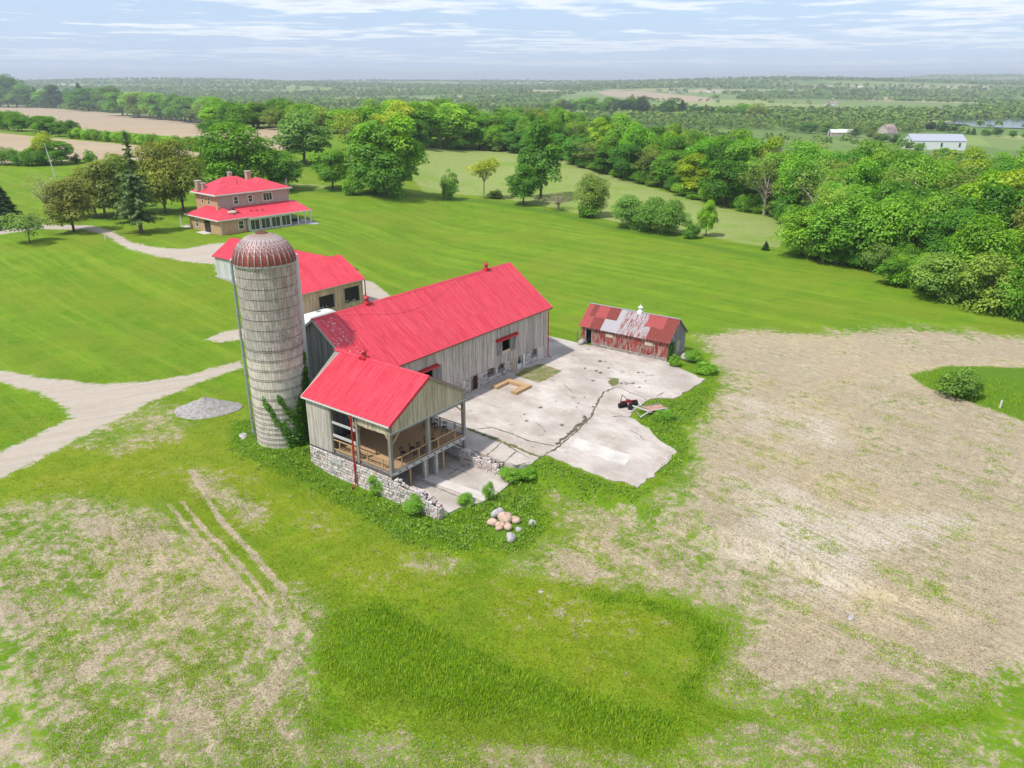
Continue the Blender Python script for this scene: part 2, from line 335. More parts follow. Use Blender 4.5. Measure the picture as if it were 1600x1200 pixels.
# ------------------------------------------------------------------ terrain
def S(a, b, x):
    t = np.clip((np.asarray(x, float) - a) / (b - a), 0, 1); return t * t * (3 - 2 * t)
TH = R(37.108); UU = np.array([math.sin(TH), math.cos(TH)]); VV = np.array([math.cos(TH), -math.sin(TH)]); BO = np.array([4.71, 100.25])
def bl(X, Y):                            # barn-local coordinates: x out of the front wall, y along the ridge
    return (X - BO[0]) * VV[0] + (Y - BO[1]) * VV[1], (X - BO[0]) * UU[0] + (Y - BO[1]) * UU[1]
def bw(x, y): return BO + x * VV + y * UU
def wave(X, Y, k, ph): return np.sin(X * k + ph) * np.cos(Y * k * 0.8 + ph * 1.7) + 0.5 * np.sin((X + Y) * k * 1.9 + ph * 2.3)
def terr(X, Y):
    X = np.asarray(X, float); Y = np.asarray(Y, float); D = np.hypot(X, Y)
    z = 4.0 * S(112, 165, Y) * S(-12, -45, X)
    z = z + 5.0 * S(190, 340, Y) * S(95, 5, X) + 2.5 * S(250, 420, Y) * S(-20, -130, X)
    z = z - 2.0 * S(260, 480, Y) * S(60, 160, X) - 7.5 * S(170, 420, Y) * S(62, 125, X)
    fall = S(480, 880, D); z = z * (1 - fall) - 18 * fall
    z = z + S(900, 1800, D) * 5.0 * wave(X, Y, 0.0021, 1.0)
    z = z + S(2600, 6500, D) * (45 + 15 * wave(X, Y, 0.0013, 2.0))
    z = z + 30 * np.exp(-(((X - 1250) / 900) ** 2 + ((Y - 4300) / 900) ** 2))
    z = z + 52 * S(6800, 9000, D) * S(0.40, 0.52, X / np.maximum(Y, 1)) * (Y > 0)
    # lake basin in the valley to the right
    z = z * (1 - S(1.0, 0.8, ((X - 830) / 262) ** 2 + ((Y - 1080) / 185) ** 2)) - 19.5 * S(1.0, 0.8, ((X - 830) / 262) ** 2 + ((Y - 1080) / 185) ** 2)
    x, y = bl(X, Y)
    z = z - 1.25 * S(-27.3, -28.4, y) * S(-5, 1.5, x) * S(60, 40, x)
    near = S(300, 120, D); z = z + near * 0.06 * wave(X, Y, 0.23, 0.4) * S(3, 10, np.abs(x - 10) - 16 + np.abs(y + 12) * 0)
    return z
def ray(px, py):
    a, b = (np.asarray(px, float) - 800) / F, (600 - np.asarray(py, float)) / F
    c, s = math.cos(PIT), math.sin(PIT); return a, c + b * s, -s + b * c
def G(px, py):                           # pixels -> points where the ray meets the terrain
    px, py = np.atleast_1d(np.asarray(px, float)), np.atleast_1d(np.asarray(py, float)); dx, dy, dz = ray(px, py)
    t = np.full(px.shape, 25.0); lo = t.copy(); done = np.zeros(px.shape, bool)
    for _ in range(260):
        tn = np.where(done, t, t * 1.03); below = H + dz * tn < terr(dx * tn, dy * tn)
        lo = np.where(~done & ~below, tn, lo); t = tn; done |= below
        if done.all() or t.max() > 16000: break
    hi = t
    for _ in range(16):
        m = (lo + hi) / 2; below = H + dz * m < terr(dx * m, dy * m); hi = np.where(below, m, hi); lo = np.where(below, lo, m)
    return np.stack([dx * hi, dy * hi, terr(dx * hi, dy * hi)], 1)
def G1(px, py): return G([px], [py])[0]
def Gz(px, py, z):
    dx, dy, dz = ray(px, py); t = (z - H) / dz; return float(dx * t), float(dy * t)
def depth(P): return P[1] * math.cos(PIT) + (H - P[2]) * math.sin(PIT)

# ---- ground zones: outlines on the land
def poly(pts, n=4):
    pts = np.array(pts, float); q = []
    for i in range(len(pts)):
        a, b = pts[i], pts[(i + 1) % len(pts)]
        q += [a + (b - a) * k / n for k in range(n)]
    q = np.array(q); return G(q[:, 0], q[:, 1])[:, :2]
def inside(P, X, Y):
    r = np.zeros(X.shape, bool); n = len(P)
    for i in range(n):
        x0, y0 = P[i]; x1, y1 = P[(i + 1) % n]
        if y0 == y1: continue
        c = ((y0 > Y) != (y1 > Y)) & (X < (x1 - x0) * (Y - y0) / (y1 - y0) + x0); r ^= c
    return r
def segdist(P, X, Y, closed=True):
    d = np.full(X.shape, 1e9); n = len(P)
    for i in range(n if closed else n - 1):
        a, b = P[i], P[(i + 1) % n]; ab = b - a; L2 = max(ab @ ab, 1e-9)
        t = np.clip(((X - a[0]) * ab[0] + (Y - a[1]) * ab[1]) / L2, 0, 1)
        d = np.minimum(d, np.hypot(X - a[0] - t * ab[0], Y - a[1] - t * ab[1]))
    return d
def zone_w(P, X, Y, soft):
    w = np.zeros(X.shape); b0, b1 = P.min(0) - soft, P.max(0) + soft
    m = (X > b0[0]) & (X < b1[0]) & (Y > b0[1]) & (Y < b1[1])
    if m.any():
        x, y = X[m], Y[m]; d = segdist(P, x, y); w[m] = np.clip(0.5 + np.where(inside(P, x, y), d, -d) / (2 * soft), 0, 1)
    return w
def line_w(px, width, X, Y):
    P = G(np.array(px, float)[:, 0], np.array(px, float)[:, 1])[:, :2]
    w = np.zeros(X.shape); b0, b1 = P.min(0) - 2 * width, P.max(0) + 2 * width
    m = (X > b0[0]) & (X < b1[0]) & (Y > b0[1]) & (Y < b1[1])
    if m.any(): w[m] = np.clip(1 - (segdist(P, X[m], Y[m], False) - width * 0.35) / (width * 0.9), 0, 1)
    return w
ZON = {'olive': [], 'gravel': [], 'straw': [], 'deep': [], 'soil': [], 'hay': [], 'meadow': [], 'sand': []}
def Z(kind, pts, level=1.0, soft=1.0): ZON[kind].append((poly(pts), level, soft))
Z('gravel', [(-60, 570), (0, 579), (60, 589), (150, 600), (220, 598), (300, 585), (376, 564), (380, 574), (300, 602), (240, 627), (170, 662), (90, 702), (0, 748), (-60, 775), (-60, 735), (0, 706), (60, 678), (108, 655), (104, 638), (60, 612), (0, 597), (-60, 590)], 1, 1.3)
Z('gravel', [(-60, 362), (0, 357), (60, 351), (140, 352), (175, 361), (205, 379), (245, 387), (290, 389), (330, 381), (372, 378), (385, 400), (372, 412), (336, 425), (335, 414), (290, 408), (240, 399), (200, 389), (165, 367), (130, 359), (60, 358), (0, 366), (-60, 374)], 1, 1.3)
Z('gravel', [(560, 436), (580, 440), (612, 462), (640, 478), (600, 480), (560, 466)], 1, 0.8)
Z('gravel', [(318, 531), (345, 518), (380, 514), (400, 522), (375, 531), (345, 536)], 0.9, 1.2)
Z('straw', [(1085, 521), (1150, 513), (1300, 520), (1420, 512), (1600, 527), (1760, 545), (1760, 1060), (1600, 1075), (1480, 1095), (1300, 1112), (1150, 1095), (1085, 1065), (1122, 1005), (1132, 960), (1080, 945), (1070, 900), (1090, 850), (1060, 800), (1050, 760), (1080, 712), (1078, 660), (1112, 622), (1125, 590), (1100, 550)], 0.80, 3.2)
Z('straw', [(850, 752), (940, 768), (1000, 780), (1060, 740), (1120, 840), (1110, 955), (980, 928), (880, 915), (770, 893), (810, 860), (870, 830)], 0.60, 2.0)
Z('straw', [(-60, 790), (130, 765), (250, 785), (330, 830), (395, 900), (500, 920), (545, 970), (515, 1050), (490, 1260), (-60, 1260)], 0.55, 2.0)
Z('straw', [(150, 785), (260, 790), (310, 830), (330, 890), (280, 930), (200, 930), (140, 870), (60, 850), (20, 815)], 0.68, 3)
Z('straw', [(300, 720), (350, 745), (430, 800), (400, 830), (340, 800), (290, 765)], 0.60, 1.5)
Z('straw', [(60, 690), (170, 640), (250, 615), (330, 650), (290, 690), (180, 720)], 0.45, 1.5)
Z('straw', [(480, 1125), (700, 1140), (1000, 1150), (1180, 1105), (1400, 1130), (1660, 1100), (1660, 1260), (480, 1260)], 0.40, 1.5)
Z('straw', [(610, 870), (700, 860), (760, 880), (720, 905), (640, 900)], 0.50, 1.5)
Z('straw', [(0, 0)] and [(1380, 520), (1600, 540), (1600, 590), (1420, 575), (1300, 560)], 0.72, 2)
Z('straw', [(430, 720), (560, 800), (700, 860), (860, 880), (1090, 960), (1080, 1100), (700, 980), (560, 930), (420, 860), (250, 760), (-60, 790), (-60, 760), (150, 730), (300, 690)], 0.27, 3)
Z('straw', [(1060, 520), (1420, 505), (1640, 520), (1640, 545), (1400, 530), (1100, 545)], 0.5, 3)
Z('straw', [(870, 770), (960, 770), (1010, 800), (960, 850), (880, 840)], 0.62, 2)
Z('olive', [(250, 660), (480, 745), (640, 850), (860, 870), (1100, 960), (1095, 1095), (900, 1070), (600, 935), (420, 860), (240, 770), (-60, 800), (-60, 740)], 1.0, 4)
Z('sand', [(1120, 740), (1230, 760), (1330, 800), (1440, 790), (1560, 810), (1480, 860), (1400, 880), (1330, 960), (1240, 930), (1130, 900), (1090, 860), (1150, 830)], 0.75, 4)
Z('sand', [(1120, 600), (1300, 640), (1400, 700), (1280, 720), (1130, 680)], 0.5, 4)
Z('deep', [(525, 962), (600, 946), (700, 1000), (800, 1050), (900, 1088), (1060, 1135), (1010, 1168), (900, 1142), (780, 1120), (680, 1108), (580, 1088), (505, 1035)], 0.85, 2.4)
Z('deep', [(590, 940), (700, 995), (800, 1046), (900, 1084), (1060, 1128), (1050, 1140), (900, 1098), (800, 1062), (700, 1012), (590, 956)], 1.0, 0.7)
Z('deep', [(880, 918), (985, 932), (1070, 950), (1135, 985), (1128, 1030), (1085, 1090), (1040, 1125), (1060, 1080), (1095, 1025), (1085, 985), (1010, 950), (930, 938)], 0.62, 0.9)
Z('deep', [(365, 660), (400, 650), (480, 690), (500, 715), (560, 765), (640, 790), (690, 812), (700, 800), (745, 770), (790, 768), (795, 745), (832, 733), (842, 775), (846, 828), (815, 855), (720, 858), (640, 850), (540, 790), (450, 745), (360, 700)], 1.0, 1.0)
Z('deep', [(1000, 640), (1030, 622), (1060, 625), (1105, 596), (1080, 560), (1100, 555), (1118, 590), (1100, 640), (1065, 665), (1070, 715), (1040, 735), (1000, 665)], 0.9, 0.8)
Z('deep', [(800, 728), (860, 716), (930, 746), (1000, 768), (992, 780), (900, 762), (850, 748)], 0.75, 0.8)
Z('deep', [(1425, 588), (1480, 572), (1600, 575), (1760, 585), (1760, 690), (1600, 657), (1520, 628), (1450, 606)], 1.0, 0.7)
Z('deep', [(660, 302), (760, 312), (870, 330), (960, 352), (1080, 376), (1200, 400), (1200, 408), (1080, 384), (960, 360), (870, 338), (760, 319), (660, 309), (560, 304), (480, 300), (480, 292), (560, 297)], 0.8, 1.5)
Z('soil', [(-60, 166), (60, 168), (185, 177), (310, 189), (350, 203), (440, 196), (462, 236), (400, 232), (340, 220), (200, 207), (110, 203), (0, 185), (-60, 180)], 1, 2)
Z('soil', [(-60, 202), (0, 208), (110, 218), (190, 225), (345, 238), (340, 252), (150, 249), (0, 256), (-60, 258)], 1, 2)
Z('hay', [(640, 222), (800, 226), (870, 246), (950, 273), (1040, 300), (1150, 330), (1228, 344), (1218, 388), (1150, 378), (1080, 366), (960, 346), (870, 326), (760, 306), (660, 300), (640, 270)], 1, 2.5)
Z('hay', [(440, 285), (500, 286), (560, 296), (500, 297), (450, 292)], 0.6, 3)
Z('soil', [(930, 143), (1000, 142), (1115, 153), (1110, 160), (1020, 157), (945, 149)], 1, 30)
Z('soil', [(832, 141), (875, 141), (872, 147), (836, 147)], 1, 25)
Z('soil', [(1290, 151), (1370, 152), (1515, 157), (1500, 161), (1400, 157), (1300, 155)], 1, 25)
Z('soil', [(862, 176), (884, 177), (884, 182), (862, 181)], 1, 8)
Z('soil', [(205, 151), (300, 152), (330, 155), (250, 157)], 1, 25)
Z('soil', [(400, 143), (460, 145), (455, 148), (405, 148)], 1, 30)
Z('soil', [(610, 152), (690, 155), (690, 160), (620, 157)], 1, 15)
Z('soil', [(1318, 136), (1370, 136), (1372, 139), (1320, 139)], 1, 60)
Z('meadow', [(880, 149), (940, 147), (1015, 158), (1000, 164), (870, 172), (850, 166)], 1, 15)
Z('meadow', [(1200, 155), (1300, 156), (1500, 163), (1520, 172), (1420, 176), (1380, 168), (1290, 163), (1200, 161)], 1, 12)
Z('meadow', [(1480, 236), (1640, 250), (1640, 282), (1560, 268), (1490, 252)], 1, 4)
Z('meadow', [(1085, 148), (1160, 150), (1150, 156), (1090, 154)], 1, 15)
Z('meadow', [(1530, 214), (1640, 220), (1640, 236), (1560, 234)], 1, 5)
Z('meadow', [(700, 160), (780, 163), (770, 168), (700, 166)], 1, 10)
TRACKS = [([(300, 735), (330, 790), (390, 860), (440, 920), (455, 975), (435, 1040), (400, 1080)], 0.30), ([(265, 790), (320, 850), (370, 905), (405, 945), (398, 1000), (380, 1040)], 0.28),
          ([(285, 785), (345, 850), (395, 905), (425, 950), (418, 1010)], 0.22), ([(255, 870), (250, 920), (215, 945), (180, 965)], 0.25), ([(225, 865), (212, 915), (185, 945), (150, 975)], 0.25),
          ([(495, 960), (480, 1000), (440, 1060), (400, 1130)], 0.35), ([(470, 940), (455, 1010), (420, 1070), (370, 1150)], 0.3), ([(0, 1040), (60, 1000), (90, 985)], 0.3)]

def zones(X, Y):
    W = {}
    for k, lst in ZON.items():
        w = np.zeros(X.shape)
        for P, lev, soft in lst: w = np.maximum(w, lev * zone_w(P, X, Y, soft))
        W[k] = w
    for pts, wd in TRACKS: W['straw'] = np.maximum(W['straw'], 0.78 * line_w(pts, wd * 1.5, X, Y))
    W['straw'] = W['straw'] * (1 - W['deep'])
    return W
ang = np.concatenate([np.linspace(-180, -60, 14), np.linspace(-55, -40, 12), np.linspace(-39, 39, 460), np.linspace(40, 55, 12), np.linspace(60, 180, 14)[:-1]])
rad = np.concatenate([[4.0, 9, 15, 20, 24], 27 * 1.0056 ** np.arange(566), ]); rad = np.concatenate([rad, rad[-1] * 1.0125 ** np.arange(1, 275)])
A_, R_ = np.meshgrid(np.radians(ang), rad); GX, GY = (R_ * np.sin(A_)).ravel(), (R_ * np.cos(A_)).ravel()
gz = terr(GX, GY); na, nr = len(ang), len(rad)
i, j = np.meshgrid(np.arange(na), np.arange(nr - 1)); i2 = (i + 1) % na
gf = np.stack([j * na + i, (j + 1) * na + i, (j + 1) * na + i2, j * na + i2], -1).reshape(-1, 4)
def woodness(X, Y): return wave(X * 0.6, Y * 1.4, 0.0042, 0.3) + 0.7 * wave(X * 0.5, Y * 1.5, 0.011, 1.9) + 0.4 * wave(X * 0.4, Y * 1.3, 0.02, 4.0)
def ground_mat():
    t = NT('ground_cover'); p = t.pos(); a = t.attr('zone_a'); b = t.attr('zone_b')
    sa, sb = t.new('ShaderNodeSeparateColor'), t.new('ShaderNodeSeparateColor'); t.l.new(a.outputs['Color'], sa.inputs[0]); t.l.new(b.outputs['Color'], sb.inputs[0])
    gravel, straw, deep, soil = sa.outputs[0], sa.outputs[1], sa.outputs[2], a.outputs['Alpha']
    hay, meadow, sand = sb.outputs[0], sb.outputs[1], sb.outputs[2]
    n05 = t.noise(p, 0.05, 4, 0.6); n2 = t.noise(p, 0.22, 5, 0.65); n3 = t.noise(p, 1.1, 5, 0.7); n4 = t.noise(p, 4.2, 5, 0.8); n5 = t.noise(p, 18, 3, 0.7)
    str1 = t.noise(p, 1.0, 3, 0.6, sc=(0.03, 0.75, 0.02), rot=R(-42)); str2 = t.noise(p, 1.0, 2, 0.5, sc=(0.012, 0.26, 0.02), rot=R(-42))
    # mown lawn
    lawn = t.ramp(n2, [(0.34, (0.085, 0.205, 0.003)), (0.50, (0.125, 0.272, 0.004)), (0.64, (0.180, 0.305, 0.008))])
    lawn = t.mix(t.math('MULTIPLY', t.step(str1, 0.54, 10), 0.48), lawn, (0.270, 0.345, 0.036)); lawn = t.mix(t.math('MULTIPLY', t.step(str2, 0.50, 9), 0.45), lawn, (0.066, 0.168, 0.002))
    lawn = t.mix(t.math('MULTIPLY', t.step(n05, 0.53, 7), 0.45), lawn, (0.215, 0.245, 0.020))
    lawn = t.mix(t.math('MULTIPLY', t.step(n3, 0.56, 6), 0.45), lawn, (0.235, 0.255, 0.036)); lawn = t.mix(t.math('MULTIPLY', t.step(n4, 0.53, 10), 0.55), lawn, (0.062, 0.135, 0.006))
    lawn = t.mix(0.22, lawn, t.ramp(n5, [(0.35, (0.05, 0.115, 0.004)), (0.65, (0.24, 0.31, 0.03))]))
    lawn = t.mix(t.math('MULTIPLY', t.attr('zone_d').outputs['Fac'], t.math('ADD', t.math('MULTIPLY', t.step(n2, 0.47, 5), 0.55), 0.15)), lawn, t.mix(n3, (0.150, 0.215, 0.006), (0.285, 0.290, 0.022)))
    # taller grass
    dg = t.mix(n3, (0.075, 0.165, 0.010), (0.135, 0.235, 0.016)); dg = t.mix(t.math('MULTIPLY', n4, 0.4), dg, (0.045, 0.115, 0.008))
    c = t.mix(t.step(t.math('ADD', deep, t.math('MULTIPLY', t.math('SUBTRACT', n3, 0.5), 1.6)), 0.5, 2.2), lawn, dg)
    # dead straw over bare soil
    st = t.ramp(n3, [(0.30, (0.275, 0.222, 0.150)), (0.5, (0.395, 0.332, 0.228)), (0.68, (0.50, 0.435, 0.300))])
    st = t.mix(t.math('MULTIPLY', t.step(n05, 0.55, 8), 0.6), st, (0.49, 0.40, 0.225)); st = t.mix(t.math('MULTIPLY', t.step(n2, 0.50, 7), 0.50), st, (0.325, 0.262, 0.180))
    snd = t.mix(n3, (0.46, 0.405, 0.320), (0.58, 0.52, 0.425)); st = t.mix(t.step(t.math('ADD', sand, t.math('MULTIPLY', t.math('SUBTRACT', n2, 0.5), 1.4)), 0.5, 3), st, snd)
    rows = t.noise(p, 1.0, 3, 0.65, sc=(0.25, 3.2, 0.1), rot=R(-52))
    st = t.mix(t.math('MULTIPLY', t.step(rows, 0.53, 9), 0.45), st, (0.215, 0.172, 0.115))
    st = t.mix(t.math('MULTIPLY', t.step(n4, 0.56, 14), 0.70), st, (0.15, 0.115, 0.08)); st = t.mix(t.math('MULTIPLY', t.step(n5, 0.56, 12), 0.55), st, (0.60, 0.52, 0.41))
    e = t.math('ADD', t.math('MULTIPLY', t.math('SUBTRACT', n2, 0.5), 1.05), t.math('ADD', t.math('MULTIPLY', t.math('SUBTRACT', n3, 0.5), 1.35), t.math('MULTIPLY', t.math('SUBTRACT', n4, 0.5), 1.5)))
    on = t.math('MULTIPLY', straw, 6, True)
    c = t.mix(t.math('MULTIPLY', t.step(t.math('ADD', straw, e), 0.52, 5), on), c, st)
    n01 = t.noise(p, 0.006, 4, 0.6); fc = t.ramp(n01, [(0.36, (0.085, 0.150, 0.035)), (0.5, (0.115, 0.185, 0.042)), (0.58, (0.19, 0.255, 0.07)), (0.68, (0.13, 0.19, 0.05))]); 
    vo = t.new('ShaderNodeTexVoronoi'); mp = t.new('ShaderNodeMapping'); t.l.new(p, mp.inputs[0]); mp.inputs['Scale'].default_value = (0.0042, 0.003, 0.0); t.l.new(mp.outputs[0], vo.inputs['Vector']); vo.inputs['Scale'].default_value = 1.0; vo.inputs['Randomness'].default_value = 0.75
    vs_ = t.new('ShaderNodeSeparateColor'); t.l.new(vo.outputs['Color'], vs_.inputs[0]); rp = t.new('ShaderNodeValToRGB'); rp.color_ramp.interpolation = 'CONSTANT'; el = rp.color_ramp.elements
    for pos_, cc_ in ((0.25, (0.22, 0.31, 0.08)), (0.5, (0.32, 0.37, 0.13)), (0.66, (0.16, 0.25, 0.06)), (0.82, (0.48, 0.38, 0.27))): q = el.new(pos_); q.color = cc_ + (1,)
    el[0].color = (0.14, 0.22, 0.05, 1); el[-1].color = (0.40, 0.32, 0.22, 1); t.l.new(vs_.outputs[0], rp.inputs[0]); fc = t.mix(0.65, fc, rp.outputs[0])
    fc = t.mix(t.attr('zone_c').outputs['Fac'], fc, t.mix(n2, (0.105, 0.185, 0.042), (0.145, 0.235, 0.052)))
    c = t.mix(b.outputs['Alpha'], c, fc)
    # hay field, far meadows, ploughed soil
    hy = t.ramp(n3, [(0.3, (0.165, 0.245, 0.045)), (0.7, (0.285, 0.345, 0.100))]); hy = t.mix(t.math('MULTIPLY', t.step(n05, 0.56, 9), 0.6), hy, (0.14, 0.26, 0.012))
    hs = t.noise(p, 1.0, 3, 0.6, sc=(0.04, 0.6, 0.02), rot=R(-25)); hy = t.mix(t.math('MULTIPLY', t.step(hs, 0.53, 6), 0.35), hy, (0.33, 0.30, 0.17))
    c = t.mix(t.step(t.math('ADD', hay, t.math('MULTIPLY', t.math('SUBTRACT', n2, 0.5), 0.5)), 0.5, 6), c, hy)
    c = t.mix(t.step(meadow, 0.5, 6), c, t.mix(n2, (0.14, 0.21, 0.055), (0.20, 0.26, 0.085)))
    sl = t.mix(n2, (0.36, 0.275, 0.185), (0.46, 0.37, 0.255)); ss = t.noise(p, 1.0, 3, 0.6, sc=(0.012, 0.25, 0.02), rot=R(10)); sl = t.mix(t.math('MULTIPLY', t.step(ss, 0.52, 5), 0.45), sl, (0.29, 0.22, 0.15))
    c = t.mix(t.step(soil, 0.5, 8), c, sl)
    gv = t.mix(n3, (0.405, 0.345, 0.275), (0.555, 0.490, 0.405)); gv = t.mix(t.math('MULTIPLY', n5, 0.45), gv, (0.30, 0.27, 0.25)); rt = t.noise(p, 1.0, 2, 0.5, sc=(0.05, 1.3, 0.1), rot=R(28)); gv = t.mix(t.math('MULTIPLY', t.step(rt, 0.54, 5), 0.35), gv, (0.33, 0.28, 0.225))
    c = t.mix(t.step(t.math('ADD', gravel, t.math('MULTIPLY', e, 0.75)), 0.5, 6), c, gv)
    bh = t.math('ADD', t.math('MULTIPLY', n4, 0.6), t.math('MULTIPLY', n5, 0.4))
    return t.finish(c, 0.95, 0, t.bump(bh, 0.6, 0.12), 0.15)
gm = arrays_mesh('ground', np.stack([GX, GY, gz], 1), gf[:, ::-1], ground_mat(), None, True)
W = zones(GX, GY)
W['far'] = S(430, 620, np.hypot(GX, GY)) * (1 - 0.0 * GX)
for nm, ks in (('zone_a', ('gravel', 'straw', 'deep', 'soil')), ('zone_b', ('hay', 'meadow', 'sand', 'far'))):
    at = gm.attributes.new(nm, 'FLOAT_COLOR', 'POINT')
    at.data.foreach_set('color', np.stack([W[k] if k else np.zeros(len(GX)) for k in ks], 1).astype(np.float32).ravel())
at = gm.attributes.new('zone_c', 'FLOAT', 'POINT'); at.data.foreach_set('value', (S(0.08, 0.34, woodness(GX, GY)) * S(430, 620, np.hypot(GX, GY))).astype(np.float32))
at = gm.attributes.new('zone_d', 'FLOAT', 'POINT'); at.data.foreach_set('value', W['olive'].astype(np.float32))
ground = tag(obj('ground', gm), 'rolling farmland of mown lawn, straw stubble and gravel tracks', 'ground', kind='structure')
del W, A_, R_

# ------------------------------------------------------------------ water and sky-side setting
def sheet(name, pts, z, mat, label, cat, thick=0.0, parent=None, kind='structure'):
    n = len(pts); vs = [(p[0], p[1], z) for p in pts]; fs = [tuple(range(n))]
    if thick: vs += [(p[0], p[1], z - thick) for p in pts]; fs += [(i, i + n, (i + 1) % n + n, (i + 1) % n) for i in range(n)]
    me = bpy.data.meshes.new(name); me.from_pydata(vs, [], fs); me.materials.append(mat)
    import bmesh
    bm = bmesh.new(); bm.from_mesh(me); bmesh.ops.recalc_face_normals(bm, faces=bm.faces)
    if bm.faces[0].normal.z < 0 and not thick: bmesh.ops.reverse_faces(bm, faces=bm.faces)
    bm.to_mesh(me); bm.free()
    o = obj(name, me, parent)
    if parent is None: tag(o, label, cat, kind=kind)
    return o
def water_mat():
    t = NT('lake_water'); p = t.pos(); n = t.noise(p, 0.15, 3, 0.6, sc=(0.3, 1, 1)); return t.finish((0.045, 0.06, 0.075), 0.12, 0, t.bump(n, 0.25, 0.3), 0.6)
M['water'] = water_mat()
sheet('lake', [(830 + 246 * math.cos(k * 0.2618) * (1 + 0.06 * math.sin(3 * k)), 1080 + 172 * math.sin(k * 0.2618) * (1 + 0.1 * math.sin(5 * k))) for k in range(24)], -18.2, M['water'], 'calm grey blue lake in the far valley', 'lake')
for pp in ([(1238, 172), (1300, 174), (1298, 178), (1240, 177)], [(1392, 177), (1420, 176), (1442, 180), (1410, 183)]):
    q = poly(pp); zz = float(terr(q[:, 0], q[:, 1]).max()) + 0.3
    sheet('pond', q, zz, M['water'], 'narrow pale pond among trees in the valley', 'pond', kind='structure')

# ------------------------------------------------------------------ wall builders (local building coordinates)
def cut(z0, z1, holes):                  # vertical interval minus intervals
    segs = [(z0, z1)]
    for a, b in holes:
        out = []
        for s, e in segs:
            if b <= s or a >= e: out.append((s, e)); continue
            if a > s: out.append((s, a))
            if b < e: out.append((b, e))
        segs = out
    return segs
def boards(mb, axis, plane, a0, a1, z0, ztop, out=1, holes=(), w=0.26, th=0.035):
    """vertical boards on a plane x=plane (axis 'y') or y=plane (axis 'x'), running a0..a1; ztop(a) gives the top; holes (a,b,zlo,zhi)"""
    n = max(1, round((a1 - a0) / w)); w = (a1 - a0) / n
    for i in range(n):
        s, e = a0 + i * w, a0 + (i + 1) * w; m = (s + e) / 2; r = random.random()
        zb = (z0(m) if callable(z0) else z0) + random.uniform(-0.05, 0.03)
        hs = [(h[2], h[3]) for h in holes if h[0] < m < h[1]]; t = th + random.uniform(0, 0.03)
        ts, te = (ztop(s + 0.002), ztop(e - 0.002)) if callable(ztop) else (ztop, ztop)
        for lo, hi in cut(zb, max(ts, te), hs):
            h1, h2 = (ts, te) if hi >= max(ts, te) - 1e-6 else (hi, hi)
            if min(h1, h2) <= lo + 0.02: continue
            p0, p1 = plane, plane + out * t; g = random.choice((0.003, 0.006, 0.014))
            q = [(p0, s, lo), (p0, e - g, lo), (p0, e - g, h2), (p0, s, h1), (p1, s, lo), (p1, e - g, lo), (p1, e - g, h2), (p1, s, h1)]
            if axis == 'x': q = [(b, a, c) for a, b, c in q]
            mb.add(q, [(0, 1, 2, 3), (7, 6, 5, 4), (0, 4, 5, 1), (1, 5, 6, 2), (2, 6, 7, 3), (3, 7, 4, 0)], r)
    return mb
def wall_panel(mb, axis, plane, a0, a1, z0, z1, th, holes=()):
    """solid wall with rectangular holes, split on hole edges"""
    ss = sorted({a0, a1} | {x for h in holes for x in h[:2] if a0 < x < a1})
    for s, e in zip(ss[:-1], ss[1:]):
        m = (s + e) / 2
        for lo, hi in cut(z0, z1, [(h[2], h[3]) for h in holes if h[0] < m < h[1]]):
            lo_p, hi_p = min(plane, plane + th), max(plane, plane + th)
            if axis == 'y': mb.box(lo_p, hi_p, s, e, lo, hi)
            else: mb.box(s, e, lo_p, hi_p, lo, hi)
    return mb
def stones(mb, axis, plane, a0, a1, z0, ztop, out=1, holes=(), size=0.42):
    z = (z0 if not callable(z0) else min(z0(a0), z0(a1)))
    zt = (lambda a: ztop) if not callable(ztop) else ztop
    while z < max(zt(a0), zt(a1), zt((a0 + a1) / 2)) - 0.06:
        h = random.uniform(0.55, 0.85) * size; a = a0 + random.uniform(-0.2, 0)
        while a < a1:
            w = random.uniform(0.6, 1.7) * size; s, e = max(a, a0), min(a + w, a1); a += w
            if e - s < 0.08: continue
            m = (s + e) / 2; hi = min(z + h, zt(m) + random.uniform(-0.03, 0.06)); zb = z if not callable(z0) else max(z, z0(m) - 0.2)
            if hi - zb < 0.07 or any(g[0] - 0.02 < m < g[1] + 0.02 and zb < g[3] and hi > g[2] for g in holes): continue
            d = random.uniform(0.03, 0.11); g = 0.02; k = random.uniform(0.18, 0.3) * min(e - s, hi - zb)
            j = lambda: random.uniform(-0.025, 0.025)
            b = [(plane - out * 0.05, s + g, zb + g), (plane - out * 0.05, e - g, zb + g), (plane - out * 0.05, e - g, hi - g), (plane - out * 0.05, s + g, hi - g)]
            f = [(plane + out * d * 0.5, s + g + j(), zb + g + j()), (plane + out * d * 0.5, e - g + j(), zb + g + j()), (plane + out * d * 0.5, e - g + j(), hi - g + j()), (plane + out * d * 0.5, s + g + j(), hi - g + j())]
            t = [(plane + out * d, s + k + j(), zb + k + j()), (plane + out * d, e - k + j(), zb + k + j()), (plane + out * d, e - k + j(), hi - k + j()), (plane + out * d, s + k + j(), hi - k + j())]
            q = b + f + t
            if axis == 'x': q = [(y, x, zz) for x, y, zz in q]
            mb.add(q, [(0, 1, 5, 4), (1, 2, 6, 5), (2, 3, 7, 6), (3, 0, 4, 7), (4, 5, 9, 8), (5, 6, 10, 9), (6, 7, 11, 10), (7, 4, 8, 11), (8, 9, 10, 11)], random.random())
        z += h
    return mb
